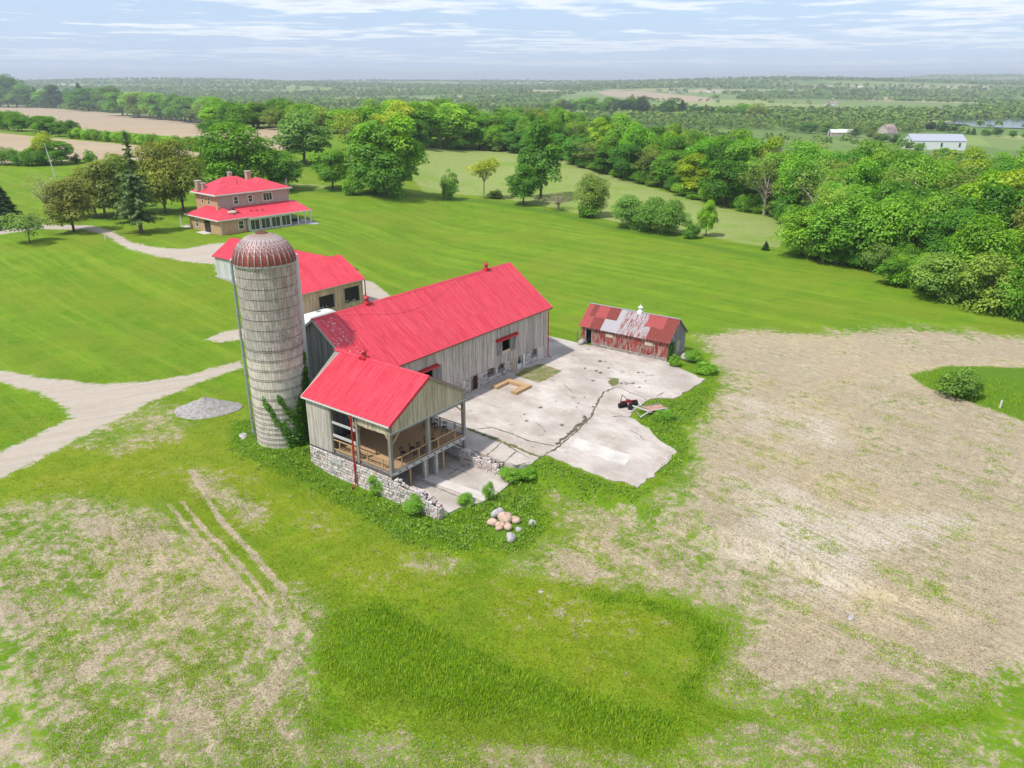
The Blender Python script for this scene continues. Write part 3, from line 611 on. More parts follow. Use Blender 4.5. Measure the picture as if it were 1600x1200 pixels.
def ribbed_sheet(name, w, L, mat, ribs=2, rh=0.038):
    """roofing sheet: x across 0..w, y down the slope 0..L, z up; raised ribs along the slope"""
    xs, zs = [], []
    for k in range(ribs):
        c = w * k / ribs
        xs += [c, c + 0.02, c + 0.05, c + 0.07]; zs += [0.004, rh, rh, 0.004]
    xs.append(w + 0.01); zs.append(0.004); n = len(xs)
    v = [(x, 0, z + 0.012) for x, z in zip(xs, zs)] + [(x, L, z) for x, z in zip(xs, zs)] + [(0, L, -0.012), (w + 0.01, L, -0.012)]
    f = [(i + n, i + n + 1, i + 1, i) for i in range(n - 1)]
    me = bpy.data.meshes.new(name); me.from_pydata(v, [], f); me.materials.append(mat); return me
def slope_matrix(p0, along, down):
    from mathutils import Matrix
    a, d = Vector(along).normalized(), Vector(down).normalized(); n = a.cross(d)
    if n.z < 0: pass
    return Matrix(((a.x, d.x, n.x, p0[0]), (a.y, d.y, n.y, p0[1]), (a.z, d.z, n.z, p0[2]), (0, 0, 0, 1)))
def lay_sheets(parent, p0, along, down, length, slope_len, cols, rows, pick, ribs=2, lift=0.05):
    """individual sheets on a slope; p0 is the ridge end where along starts; along x down must point up"""
    w = length / cols; L = slope_len / rows; cache = {}
    a, d = Vector(along).normalized(), Vector(down).normalized(); n = a.cross(d).normalized()
    if n.z < 0:                          # mirror the run so that the sheet's up side is up
        p0 = Vector(p0) + a * length; a = -a; n = a.cross(d).normalized(); flip = True
    else: flip = False
    for r in range(rows):
        for c in range(cols):
            cc = cols - 1 - c if flip else c; m = pick(cc, r)
            if m not in cache: cache[m] = ribbed_sheet('roof_sheet', w, L + (0.12 if r < rows - 1 else 0), m, ribs)
            o = obj('roof_sheet', cache[m], parent)
            o.matrix_local = slope_matrix(Vector(p0) + a * (w * c) + d * (L * r) + n * (lift + 0.014 * (rows - 1 - r) + random.uniform(0, 0.004)), a, d)
def roof_slab(mb, p0, p1, p2, p3, th=0.09):
    q = [Vector(p) for p in (p0, p1, p2, p3)]; n = (q[1] - q[0]).cross(q[3] - q[0]).normalized()
    if n.z < 0: n = -n
    return mb.add([v for v in q] + [v - n * th for v in q], [(0, 1, 2, 3), (7, 6, 5, 4), (0, 4, 5, 1), (1, 5, 6, 2), (2, 6, 7, 3), (3, 7, 4, 0)])
def window(root, axis, plane, a0, a1, z0, z1, out=1, frame=0.09, bars=(1, 1), fmat='white', name='window', gmat='glass'):
    """window set in a wall: frame ring (part) > pane, each pane a sub-part; bars = panes across, panes up"""
    mb = MB(); p0, p1 = plane - out * 0.04, plane + out * 0.05
    def bx(m, s, e, lo, hi, d0=p0, d1=p1):
        d0, d1 = min(d0, d1), max(d0, d1)
        m.box(d0, d1, s, e, lo, hi) if axis == 'y' else m.box(s, e, d0, d1, lo, hi)
    bx(mb, a0, a1, z0, z0 + frame); bx(mb, a0, a1, z1 - frame, z1); bx(mb, a0, a0 + frame, z0 + frame, z1 - frame); bx(mb, a1 - frame, a1, z0 + frame, z1 - frame)
    iw, ih = a1 - a0 - 2 * frame, z1 - z0 - 2 * frame; bw_ = frame * 0.5
    for k in range(1, bars[0]): c = a0 + frame + iw * k / bars[0]; bx(mb, c - bw_ / 2, c + bw_ / 2, z0 + frame, z1 - frame, p0, plane + out * 0.035)
    for k in range(1, bars[1]): c = z0 + frame + ih * k / bars[1]; bx(mb, a0 + frame, a1 - frame, c - bw_ / 2, c + bw_ / 2, p0, plane + out * 0.033)
    w = mb.build(name, M[fmat], root)
    for i in range(bars[0]):
        for k in range(bars[1]):
            g = MB(); s = a0 + frame + iw * i / bars[0]; lo = z0 + frame + ih * k / bars[1]
            bx(g, s + 0.002, s + iw / bars[0] - 0.002, lo + 0.002, lo + ih / bars[1] - 0.002, plane + out * 0.004, plane + out * 0.016); g.build('pane', M[gmat], w)
    return w
def cupola(root, x, y, z, mat, s=1.0):
    mb = MB(); mb.box(x - 0.42 * s, x + 0.42 * s, y - 0.42 * s, y + 0.42 * s, z - 0.45 * s, z + 0.16 * s)
    b = mb.build('ridge_ventilator', mat, root)
    MB().lathe([(0.40 * s, z + 0.16 * s), (0.27 * s, z + 0.36 * s), (0.27 * s, z + 0.78 * s)], 12, c=(x, y)).build('ventilator_drum', mat, b, True)
    MB().lathe([(0.44 * s, z + 0.78 * s), (0.42 * s, z + 0.83 * s), (0.12 * s, z + 1.05 * s), (0.05 * s, z + 1.08 * s), (0.03 * s, z + 1.4 * s)], 12, c=(x, y)).build('ventilator_cap', mat, b, True)

# ------------------------------------------------------------------ main barn
RZ = -TH
barn = empty('barn', (BO[0], BO[1], 0), RZ)
tag(barn, 'long weathered grey board barn with a big red metal roof on a stone base', 'barn')
BL, BW, ZW, ZR = 33.1, 13.06, 7.05, 12.0; ZS = 1.98; HW = BW / 2; pitch = (ZR - 6.98) / (HW + 0.52)
def gable_top(x): return ZR - 0.16 - abs(x + HW) * pitch
upper_win = (-9.9, -8.3, 3.35, 5.0); upper_door = (-24.6, -22.6, 2.9, 5.0)
base_holes = [(-15.85, -14.9, -0.3, 1.93), (-12.8, -11.55, 0.95, 1.9), (-10.5, -9.4, 1.1, 1.98), (-6.75, -5.5, -0.3, 2.0), (-3.6, -2.45, 1.1, 1.98)]
boards(MB(), 'y', 0.0, -BL, 0, ZS - 0.08, ZW - 0.05, 1, [upper_win, upper_door]).build('front_siding', M['barn_boards'], barn)
boards(MB(), 'y', -BW, -BL, 0, ZS, ZW - 0.05, -1).build('back_siding', M['barn_boards'], barn)
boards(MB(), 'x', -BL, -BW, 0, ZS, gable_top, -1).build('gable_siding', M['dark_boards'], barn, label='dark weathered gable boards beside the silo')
boards(MB(), 'x', 0, -BW, 0, ZS, gable_top, 1).build('gable_siding', M['barn_boards'], barn)
mb = MB(); wall_panel(mb, 'y', -0.02, -BL, 0, -0.6, ZS - 0.09, -0.5, base_holes); mb.box(-BW + 0.02, -0.53, -BL + 0.02, -BL + 0.5, -0.6, ZS); mb.box(-BW + 0.02, -0.53, -0.5, -0.02, -0.6, ZS); mb.box(-BW + 0.02, -BW + 0.5, -BL + 0.51, -0.51, -0.6, ZS)
fnd = mb.build('foundation', M['grey_joint'], barn)
sm = MB(); stones(sm, 'y', -0.02, -28.5, -2.2, -0.1, ZS - 0.12, 1, base_holes); stones(sm, 'y', -0.02, -0.8, 0, -0.1, ZS - 0.12, 1); stones(sm, 'x', -BL + 0.02, -BW, 0, -0.3, ZS - 0.05, -1)
sm.build('foundation_stones', M['pale_stones'], fnd, kind='stuff')
MB().box(-0.005, 0.05, -2.2, -0.8, -0.05, ZS - 0.1).build('rendered_patch', M['pale_concrete'], fnd)
MB().box(-BW + 0.55, -0.55, -BL + 0.55, -0.55, ZS - 0.25, ZS - 0.1).build('loft_floor', M['timber'], barn)
MB().box(-6.2, -6.1, -BL + 0.6, -0.6, -0.3, ZS - 0.26).build('stable_partition', M['timber'], barn)
MB().box(-5.6, -5.5, -BL + 0.6, -0.6, ZS, ZW).build('loft_partition', M['timber'], barn)
# doors and windows of the stone base
d = MB().box(-0.16, -0.1, -15.78, -15.42, -0.02, 1.85).build('door', M['rust'], barn, label='open rust brown plank door'); MB().box(-0.12, 0.10, -15.0, -14.84, -0.05, 1.97).build('door_post', M['rust'], barn)
MB().box(-0.1, 0.1, -15.98, -15.86, -0.05, 1.97).build('door_post', M['timber'], barn)
d = MB().box(-0.14, -0.08, -6.62, -5.62, -0.02, 1.95).build('door', M['white'], barn, label='pale glazed door in the stone base')
MB().box(-0.075, -0.06, -6.45, -5.8, 0.75, 1.8).build('pane', M['glass'], d); MB().bar((-0.06, -5.72, 0.95), (0.0, -5.72, 0.95), 0.05).build('handle', M['black_metal'], d)
mb = MB(); boards(mb, 'y', 0.04, -7.85, -6.78, -0.05, ZS - 0.1, 1); mb.build('door_surround', M['tan_boards'], barn); MB().box(0.0, 0.12, -5.5, -5.2, -0.05, 1.97).build('door_surround', M['white'], barn)
for h in (base_holes[1], base_holes[2], base_holes[4]): window(barn, 'y', -0.2, h[0], h[1], h[2], h[3], 1, 0.07, (2, 1), 'timber')
# loft openings with red sliding-door tracks
def track(y0, y1, z):
    t = MB(); t.add([(0.06, y0, z), (0.42, y0, z - 0.14), (0.42, y1, z - 0.14), (0.06, y1, z), (0.06, y0, z - 0.26), (0.42, y0, z - 0.36), (0.42, y1, z - 0.36), (0.06, y1, z - 0.26)], [(0, 1, 2, 3), (7, 6, 5, 4), (0, 4, 5, 1), (1, 5, 6, 2), (2, 6, 7, 3), (3, 7, 4, 0)])
    return t.build('door_track_hood', M['red_trim'], barn)
track(-11.2, -6.9, 5.34); track(-25.0, -21.8, 5.34)
for a, b in ((-11.0, -9.95), (-8.25, -7.1)):
    dm = MB(); boards(dm, 'y', 0.09, a, b, 3.15, 5.0, 1, w=0.22); s_ = dm.build('loft_shutter', M['dark_boards'], barn)
    bm_ = MB(); bm_.bar((0.17, a + 0.05, 3.25), (0.17, b - 0.05, 4.9), 0.12, 0.03); bm_.build('brace', M['timber'], s_)
MB().box(0.05, 0.11, -9.95, -8.25, 3.15, 3.5).build('loft_sill', M['tan_boards'], barn)
dm = MB(); boards(dm, 'y', 0.09, -22.6, -21.2, 2.9, 5.0, 1, w=0.22); dm.build('loft_shutter', M['dark_boards'], barn)
# roof
mb = MB(); xo, zo = 0.52, 6.98; y0, y1 = -BL - 0.38, 0.38
roof_slab(mb, (-HW, y0, ZR), (-HW, y1, ZR), (xo, y1, zo), (xo, y0, zo)); roof_slab(mb, (-HW, y0, ZR), (-HW, y1, ZR), (-BW - xo, y1, zo), (-BW - xo, y0, zo))
roof = mb.build('roof', M['timber'], barn); sl = math.hypot(HW + xo, ZR - zo)
lay_sheets(roof, (-HW, y0, ZR), (0, 1, 0), (HW + xo, 0, zo - ZR), y1 - y0, sl, 44, 3, lambda c, r: M['red_worn'] if c < 3 else M['red'], 1)
lay_sheets(roof, (-HW, y0, ZR), (0, 1, 0), (-HW - xo, 0, zo - ZR), y1 - y0, sl, 22, 1, lambda c, r: M['red'], 4)
MB().add([(-HW, y0 - .02, ZR + .14), (-HW, y1 + .02, ZR + .14), (-HW + .24, y1 + .02, ZR - .02), (-HW + .24, y0 - .02, ZR - .02), (-HW - .24, y1 + .02, ZR - .02), (-HW - .24, y0 - .02, ZR - .02)], [(0, 3, 2, 1), (0, 1, 4, 5)]).build('ridge_cap', M['red'], roof)
for yy in (y0 - 0.03, y1):
    for sgn in (1, -1):
        MB().bar((-HW, yy + 0.015, ZR - 0.06), (-HW + sgn * (HW + xo), yy + 0.015, zo - 0.06), 0.04, 0.24).build('verge_board', M['white_boards'], roof)
MB().tube([(xo + 0.09, y0, zo - 0.03), (xo + 0.09, y1, zo - 0.03)], 0.075, 8).build('gutter', M['rust'], roof)
MB().tube([(xo + 0.06, 0.1, zo - 0.1), (0.16, 0.1, zo - 0.5), (0.16, 0.1, 0.35), (0.3, 0.05, 0.15), (0.9, 0.0, 0.08)], 0.07, 8).build('downpipe', M['red_trim'], barn)
for yy in (-BL * 0.145, -BL * 0.78): cupola(barn, -HW, yy, ZR + 0.05, M['red_trim'], 0.85)
# lightning cable sagging across the roof
pts = []
for k in range(25):
    f_ = k / 24; yy = y0 + 1 + f_ * (y1 - y0 - 8); xx = -HW + 0.3 + 2.4 * math.sin(math.pi * min(1, f_ * 1.05)) ** 2 * (1 - 0.45 * f_); pts.append((xx, yy, ZR - (xx + HW) * pitch + 0.12))
MB().tube(pts, 0.013, 5).build('lightning_cable', M['rust'], roof)
MB().bar((-4.2, -BL - 0.08, 4.7), (-0.2, -BL - 0.08, 3.6), 0.05, 0.09).build('cross_rail', M['white_boards'], barn)
MB().tube([(-9.4, -BL - 0.18, 9.6), (-9.4, -BL - 0.18, 0.2)], 0.08, 8).build('dark_pipe', M['black_metal'], barn)

# ------------------------------------------------------------------ open timber pavilion at the barn's end
PX0, PY0 = 9.55, -38.66
pw = bw(PX0, PY0); pav = empty('pavilion', (pw[0], pw[1], -1.25), RZ)
tag(pav, 'open timber pavilion with red roof, raised wooden deck and stone base joined to the barn', 'pavilion')
class PM(MB):                            # builder in barn coordinates, shifted to the pavilion's base corner
    def build(s, *a, **k):
        s.v = [(v[0] - PX0, v[1] - PY0, v[2] + 1.25) for v in s.v]; return MB.build(s, *a, **k)
RY, RZP, EY, EZ, RF, RB = -33.6, 9.49, 5.46, 6.32, 9.91, -2.2
YL, YR = RY - 5.06, RY + 5.06; DZ = 1.55; ppitch = (RZP - EZ) / EY
def pg_top(y): return RZP - 0.14 - abs(y - RY) * ppitch
mb = PM(); roof_slab(mb, (RB - 0.8, RY, RZP), (RF, RY, RZP), (RF, RY - EY, EZ), (RB, RY - EY, EZ)); roof_slab(mb, (RB - 0.8, RY, RZP), (RF, RY, RZP), (RF, RY + EY, EZ), (0.9, RY + EY, EZ))
proof = mb.build('roof', M['timber'], pav)
off = Vector((-PX0, -PY0, 1.25)); psl = math.hypot(EY, RZP - EZ)
lay_sheets(proof, Vector((RB, RY, RZP)) + off, (1, 0, 0), (0, -EY, EZ - RZP), RF - RB, psl, 14, 1, lambda c, r: M['red'], 4)
lay_sheets(proof, Vector((0.7, RY, RZP)) + off, (1, 0, 0), (0, EY, EZ - RZP), RF - 0.7, psl, 11, 1, lambda c, r: M['red'], 4)
m_ = PM(); m_.add([(RB - 0.9, RY, RZP + .14), (RF, RY, RZP + .14), (RF, RY - .22, RZP), (RB - 0.9, RY - .22, RZP), (RF, RY + .22, RZP), (RB - 0.9, RY + .22, RZP)], [(0, 1, 2, 3), (1, 0, 5, 4)]); m_.build('ridge_cap', M['red'], proof)
m_ = PM(); m_.bar((RB, RY - EY - 0.03, EZ - 0.06), (RF, RY - EY - 0.03, EZ - 0.06), 0.05, 0.17); m_.build('fascia', M['white_boards'], proof)
m_ = PM(); m_.bar((RF + 0.03, RY, RZP - 0.08), (RF + 0.03, RY - EY, EZ - 0.08), 0.05, 0.2); m_.build('verge_board', M['red_trim'], proof)
m_ = PM(); m_.bar((RF + 0.03, RY, RZP - 0.08), (RF + 0.03, RY + EY, EZ - 0.08), 0.05, 0.2); m_.build('verge_board', M['timber'], proof)
m_ = PM(); m_.bar((RB - 0.02, RY, RZP - 0.02), (RB - 0.02, RY - EY, EZ - 0.02), 0.05, 0.16); m_.build('verge_board', M['white_boards'], proof)
for k in range(8):                       # rafters under the open roof
    xx = 1.2 + k * 1.15
    for sg in (-1, 1):
        m_ = PM(); m_.bar((xx, RY, RZP - 0.2), (xx, RY + sg * (EY - 0.3), EZ + 0.02), 0.10, 0.16); m_.build('rafter', M['timber'], proof)
m_ = PM(); boards(m_, 'y', PX0 + 0.08, YL, YR, 5.45, pg_top, 1); m_.build('gable_siding', M['tan_boards'], pav)
m_ = PM(); boards(m_, 'x', YL - 0.06, -1.9, 1.5, DZ - 0.65, EZ - 0.2, -1); m_.build('side_siding', M['barn_boards'], pav)
m_ = PM(); boards(m_, 'x', YL - 0.06, 5.4, PX0 - 0.16, 5.25, EZ - 0.2, -1); m_.build('header_siding', M['tan_boards'], pav)
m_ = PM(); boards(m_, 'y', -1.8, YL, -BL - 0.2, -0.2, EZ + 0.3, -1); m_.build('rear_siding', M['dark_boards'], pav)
# deck: every board its own piece
root_deck = PM().box(0.2, PX0 + 0.1, YL + 0.05, YR + 0.1, DZ - 0.32, DZ - 0.045).build('deck_frame', M['timber'], pav)
nb = 34; bwid = (YR - YL) / nb; dmesh = MB().box(0.15, PX0 - 0.12, 0, bwid - 0.012, 0, 0.04).mesh('deck_board', M['deck'])
for k in range(nb):
    o = obj('deck_board', dmesh, root_deck); o.location = (-PX0, YL + k * bwid - PY0, DZ - 0.04 + 1.25 + random.uniform(0, 0.005))
m_ = PM(); m_.bar((PX0 + 0.13, YL - 0.1, DZ - 0.22), (PX0 + 0.13, YR + 0.1, DZ - 0.22), 0.12, 0.36); rim = m_.build('rim_beam', M['concrete_post'], pav)
for k in range(10):
    m_ = PM(); yy = YL + 0.8 + k * 0.95; m_.bar((PX0 + 0.18, yy, DZ - 0.2), (PX0 + 0.24, yy, DZ - 0.2), 0.13); m_.build('bolt_plate', M['black_metal'], rim)
def post(x, y, z0, z1, w=0.28, mat='timber', name='post'):
    m_ = PM(); m_.box(x - w / 2, x + w / 2, y - w / 2, y + w / 2, z0, z1); return m_.build(name, M[mat], pav)
post(PX0, YL, DZ - 0.5, EZ - 0.25, 0.32); post(PX0, YR, DZ - 1.2, EZ - 0.25, 0.32); post(PX0, RY - 0.15, DZ, 5.4, 0.34); post(5.2, YL, DZ - 0.3, EZ - 0.25, 0.28); post(1.55, YL, DZ - 0.3, EZ - 0.25, 0.26); post(5.2, YR, DZ - 0.3, EZ - 0.25, 0.28)
post(PX0 - 0.2, RY - 0.6, -1.2, DZ - 0.33, 0.30, 'concrete_post', 'support_post'); post(PX0 - 0.2, RY + 1.0, -1.2, DZ - 0.33, 0.34, 'concrete_post', 'support_post')
for yy in (-36.3, -33.75, -31.4): post(PX0 - 0.3, yy - (0.0 if yy > -36 else -0.2), -1.2, DZ - 0.33, 0.17, 'new_wood', 'support_post')
for xx, yy in ((4.5, -36), (4.5, -31)): post(xx, yy, -1.2, DZ - 0.33, 0.2, 'timber', 'support_post')
def beam(p, q, w, h, mat='timber', name='beam'):
    m_ = PM(); m_.bar(p, q, w, h); return m_.build(name, M[mat], pav)
beam((PX0, YL - 0.15, 5.33), (PX0, YR + 0.15, 5.33), 0.24, 0.24); beam((PX0 + 0.14, YL - 0.2, 5.46), (PX0 + 0.14, YR + 0.2, 5.46), 0.06, 0.09, 'white_boards', 'drip_board')
beam((-1.8, YL, 5.98), (PX0 + 0.1, YL, 5.98), 0.22, 0.22); beam((0.2, YR, 5.98), (PX0 + 0.1, YR, 5.98), 0.22, 0.22); beam((5.2, YL, 5.7), (5.2, YR, 5.7), 0.22, 0.24)
for (p, q) in (((PX0, YL + 0.1, 4.2), (PX0, YL + 1.2, 5.25)), ((PX0, YR - 0.1, 4.2), (PX0, YR - 1.2, 5.25)), ((PX0 - 0.1, YL, 4.7), (PX0 - 1.2, YL, 5.85)), ((5.2 - 0.1, YL, 4.8), (4.1, YL, 5.85)), ((5.2, YL + 0.1, 4.5), (5.2, YL + 1.2, 5.6)), ((PX0 - 0.1, YR, 4.7), (PX0 - 1.2, YR, 5.85))):
    beam(p, q, 0.12, 0.13, 'new_wood', 'knee_brace')
beam((1.5, YL - 0.02, 4.5), (5.1, YL - 0.02, 4.5), 0.1, 0.22, 'white_boards', 'side_rail'); beam((1.5, YL - 0.02, 3.15), (5.1, YL - 0.02, 3.15), 0.1, 0.26, 'white_boards', 'side_rail')
def railing(p, q, n, mat='new_wood'):
    p, q = Vector(p), Vector(q); L = (q - p); top = PM(); top.bar(p + Vector((0, 0, 1.1)), q + Vector((0, 0, 1.1)), 0.12, 0.06); t = top.build('railing', M[mat], pav)
    b = PM(); b.bar(p + Vector((0, 0, 0.1)), q + Vector((0, 0, 0.1)), 0.06, 0.09); b.build('bottom_rail', M[mat], t)
    for k in range(n):
        c = p + L * ((k + 0.5) / n) if n > 1 else p + L * 0.5; m_ = PM(); m_.bar(c + Vector((0, 0, 0)), c + Vector((0, 0, 1.07)), 0.1); m_.build('baluster_post', M[mat], t)
    wm = PM(); nrm = L.normalized(); k = 0.15
    while k < L.length: c = p + nrm * k; wm.bar(c + Vector((0, 0, 0.14)), c + Vector((0, 0, 1.06)), 0.008); k += 0.12
    for zz in (0.3, 0.5, 0.7, 0.9): wm.bar(p + Vector((0, 0, zz)), q + Vector((0, 0, zz)), 0.008)
    wm.build('wire_mesh', M['black_metal'], t)
railing((PX0, YL + 0.16, DZ), (PX0, RY - 0.32, DZ), 2); railing((PX0, RY + 0.02, DZ), (PX0, YR - 0.16, DZ), 2)
railing((5.34, YL, DZ), (PX0 - 0.16, YL, DZ), 2); railing((1.68, YL, DZ), (5.06, YL, DZ), 2); railing((5.34, YR, DZ), (PX0 - 0.16, YR, DZ), 2, 'timber'); railing((0.5, YR, DZ), (5.06, YR, DZ), 2, 'timber')
m_ = PM(); m_.tube([(4.95, YL - 0.42, EZ - 0.1), (4.95, YL - 0.44, EZ - 0.5), (4.95, YL - 0.46, -0.9), (4.95, YL - 1.1, -1.25)], 0.085, 8); m_.build('downpipe', M['red_trim'], pav)
cupola(pav, 1.2 - PX0, RY - PY0, RZP + 1.25, M['red_trim'], 0.9)
# stone base under the deck and the ruined walls in front of it
m_ = PM(); m_.box(-1.8, PX0 + 0.2, YL - 0.25, YL + 0.25, -2.2, DZ - 0.33); base = m_.build('stone_base', M['dry_core'], pav)
m_ = PM(); stones(m_, 'x', YL - 0.25, -1.8, PX0 + 0.2, -1.9, DZ - 0.36, -1); m_.build('base_stones', M['pale_stones'], base, kind='stuff')
m_ = PM(); m_.box(1.5, 3.0, YL - 0.39, YL - 0.26, 0.3, 0.95); m_.build('pale_panel', M['concrete_post'], base)
m_ = PM(); m_.box(0.2, 0.35, YL + 0.3, YR, -1.2, DZ - 0.35); m_.build('under_deck_wall', M['mortar'], pav)
m_ = PM(); m_.box(1.0, PX0 - 0.2, YR - 0.1, YR + 0.1, -1.2, 0.0); m_.build('retaining_wall', M['mortar'], pav)
def ruin(label, p, q, thick, ztop, zbase):
    """tumbledown stone wall from p to q in barn coordinates, along x"""
    w = bw(p[0], p[1]); o = empty('stone_wall', (w[0], w[1], zbase), RZ); tag(o, label, 'wall')
    core = MB(); st = MB(); L = q[0] - p[0]; n = 10
    for k in range(n):
        s, e = L * k / n, L * (k + 1) / n - 0.001; core.box(s, e, -thick / 2 + 0.02, thick / 2 - 0.02, -0.4, ztop((s + e) / 2) - zbase - 0.12)
    stones(st, 'x', -thick / 2, 0, L, -0.2, lambda a: ztop(a) - zbase, -1, size=0.38); stones(st, 'x', thick / 2, 0, L, -0.2, lambda a: ztop(a) - zbase, 1, size=0.38)
    stones(st, 'y', L, -thick / 2, thick / 2, -0.2, ztop(L) - zbase, 1, size=0.34)
    for k in range(int(L * 9)):          # loose top stones
        a = random.uniform(0, L); c = (a, random.uniform(-thick / 2, thick / 2), ztop(a) - zbase - 0.1); r = random.uniform(0.08, 0.2)
        st.add([(c[0] + r * random.uniform(.6, 1.2) * dx, c[1] + r * random.uniform(.6, 1.2) * dy, c[2] + r * random.uniform(.5, 1) * dz) for dx in (-1, 1) for dy in (-1, 1) for dz in (-1, 1)], [(0, 1, 3, 2), (4, 6, 7, 5), (0, 4, 5, 1), (2, 3, 7, 6), (0, 2, 6, 4), (1, 5, 7, 3)])
    core.build('wall_core', M['dry_core'], o); st.build('wall_stones', M['pale_stones'], o, kind='stuff')
ruin('tumbledown field stone wall standing out from the corner of the pavilion', (PX0 + 0.25, YL), (15.4, YL), 0.62, lambda a: 1.05 - 0.16 * a - 0.25 * math.sin(a * 1.3), -1.3)
ruin('low broken field stone wall between the sunken floor and the concrete yard', (PX0 + 0.1, -29.0), (16.2, -29.0), 0.75, lambda a: 0.18 - 0.07 * a + 0.18 * math.sin(a * 2.1), -1.25)
# sunken concrete floor
def bsheet(name, pts, z, mat, label=None, cat=None, thick=0.0, parent=None): return sheet(name, [bw(*p) for p in pts], z, M[mat], label, cat, thick, parent)
floor = bsheet('sunken_floor', [(0.4, YL + 0.3), (15.3, YL + 0.35), (15.6, -36.2), (16.6, -34.2), (16.7, -32.0), (16.3, -28.8), (0.4, -28.5)], -1.12, 'concrete', 'cracked concrete floor of the old foundation', 'floor', 0.4)
bsheet('concrete_strip', [(8.4, -34.6), (16.7, -34.2), (16.7, -33.0), (8.4, -33.4)], -1.0, 'pale_concrete', thick=0.11, parent=floor)

# ------------------------------------------------------------------ concrete yard
PAD = [(-6.5, 7.7), (0, 7.5), (14.1, 7.9), (16.5, 6.6), (20.9, 5.0), (20.9, 0.5), (20.6, -3.4), (18.6, -5.0), (18.5, -7.9), (19.1, -11.4), (21.3, -12.5), (23.3, -13.8), (27.4, -16.4), (27.6, -21), (27.7, -25.2), (22.9, -25.3), (17.0, -24.7), (17.1, -27.2), (15.8, -28.55), (9.0, -28.3), (1.0, -28.0), (0.02, -27.8), (0.02, 0.02), (-6.5, 0.02)]
def ragged(pts, amp=0.13, step=0.7, straight=()):
    out = []
    for i in range(len(pts)):
        a, b = np.array(pts[i]), np.array(pts[(i + 1) % len(pts)]); n = max(1, int(np.hypot(*(b - a)) / step)); d = (b - a) / max(np.hypot(*(b - a)), 1e-6)
        for k in range(n):
            o_ = 0 if (k == 0 or i in straight) else random.gauss(0, amp); out.append(tuple(a + (b - a) * k / n + np.array([-d[1], d[0]]) * o_))
    return out
yard = bsheet('concrete_yard', ragged(PAD, straight=(0, 1, 18, 19, 20, 21, 22, 23)), 0.10, 'concrete', 'large cracked concrete yard in front of the barn', 'yard', 0.5)
bsheet('repair_slab', ragged([bl(*Gz(*p, 0.1)) for p in ((902, 684), (989, 712), (976, 727), (889, 697))], 0.06, 0.4), 0.106, 'pale_concrete', parent=yard)
def ribbon(name, px, width, mat, z, parent, jit=0.35, pxspace=True):
    P = [np.array(Gz(*p, z)) if pxspace else bw(*p) for p in px]; q = []
    for a, b in zip(P[:-1], P[1:]):
        n = max(1, int(np.hypot(*(b - a)) / 0.35)); q += [a + (b - a) * k / n for k in range(n)]
    q.append(P[-1]); v = []
    for k, c in enumerate(q):
        d = q[min(k + 1, len(q) - 1)] - q[max(k - 1, 0)]; d = d / max(np.hypot(*d), 1e-6); n = np.array([-d[1], d[0]]); c = c + n * random.uniform(-jit, jit) * width
        w = width * random.uniform(0.35, 1.25) * (0.3 if k in (0, len(q) - 1) else 1); v += [(*(c - n * w / 2), z), (*(c + n * w / 2), z)]
    f = [(2 * k, 2 * k + 2, 2 * k + 3, 2 * k + 1) for k in range(len(q) - 1)]
    me = bpy.data.meshes.new(name); me.from_pydata(v, [], f); me.materials.append(M[mat])
    return obj(name, me, parent)
CR = [([(730, 671), (770, 668), (800, 678), (830, 690), (869, 697)], 0.10), ([(852, 710), (870, 700), (900, 675), (925, 650), (935, 625), (945, 612), (965, 604)], 0.16), ([(965, 604), (985, 613), (1010, 622)], 0.07), ([(948, 590), (970, 597), (990, 600)], 0.09),
      ([(860, 592), (868, 598)], 0.1), ([(1026, 619), (1040, 612)], 0.1), ([(760, 712), (785, 690), (790, 694), (808, 705), (828, 716)], 0.09), ([(772, 727), (790, 720), (806, 705)], 0.10), ([(790, 721), (805, 727), (830, 722)], 0.08), ([(955, 652), (970, 650), (985, 652)], 0.1),
      ([(985, 672), (1000, 680), (1006, 688)], 0.06), ([(880, 600), (892, 610), (898, 616)], 0.05), ([(836, 660), (848, 668), (852, 676)], 0.05)]
for px, w in CR: ribbon('crack', px, w * 1.7, 'crack', 0.108, yard)
ribbon('moss_joint', [(730, 669), (760, 681), (800, 696), (835, 711), (850, 716)], 0.55, 'moss', 0.112, yard, 0.1)
ribbon('broken_seam', [(868, 695), (885, 682), (905, 664), (918, 654)], 0.5, 'crack', 0.104, yard, 0.3)
for px, w in [([(699, 742), (730, 724), (737, 719)], 0.12), ([(694, 728), (728, 738), (735, 742)], 0.09), ([(662, 754), (690, 765), (722, 778)], 0.12)]: ribbon('crack', px, w, 'crack', -1.112, floor)
def blob(name, px, mat, z, parent, n=18, jit=0.12):
    P = np.array([Gz(*p, z) for p in px]); q = []
    for i in range(len(P)):
        a, b = P[i], P[(i + 1) % len(P)]; m = 6
        q += [a + (b - a) * k / m + np.array([random.uniform(-jit, jit), random.uniform(-jit, jit)]) for k in range(m)]
    return sheet(name, q, z, M[mat], None, None, 0, parent)
t_ = NT('dry_grass_patch'); p_ = t_.pos(); n_ = t_.noise(p_, 0.9, 5, 0.7); M['grass_patch'] = t_.finish(t_.ramp(n_, [(0.35, (0.10, 0.15, 0.03)), (0.52, (0.19, 0.18, 0.07)), (0.66, (0.34, 0.27, 0.19))]), 0.95)
blob('grass_patch', [(803, 586), (822, 575), (845, 568), (879, 579), (860, 590), (842, 598), (822, 592)], 'grass_patch', 0.112, yard)
blob('weed_patch', [(950, 597), (958, 590), (967, 592), (966, 600), (957, 604)], 'moss', 0.114, yard)
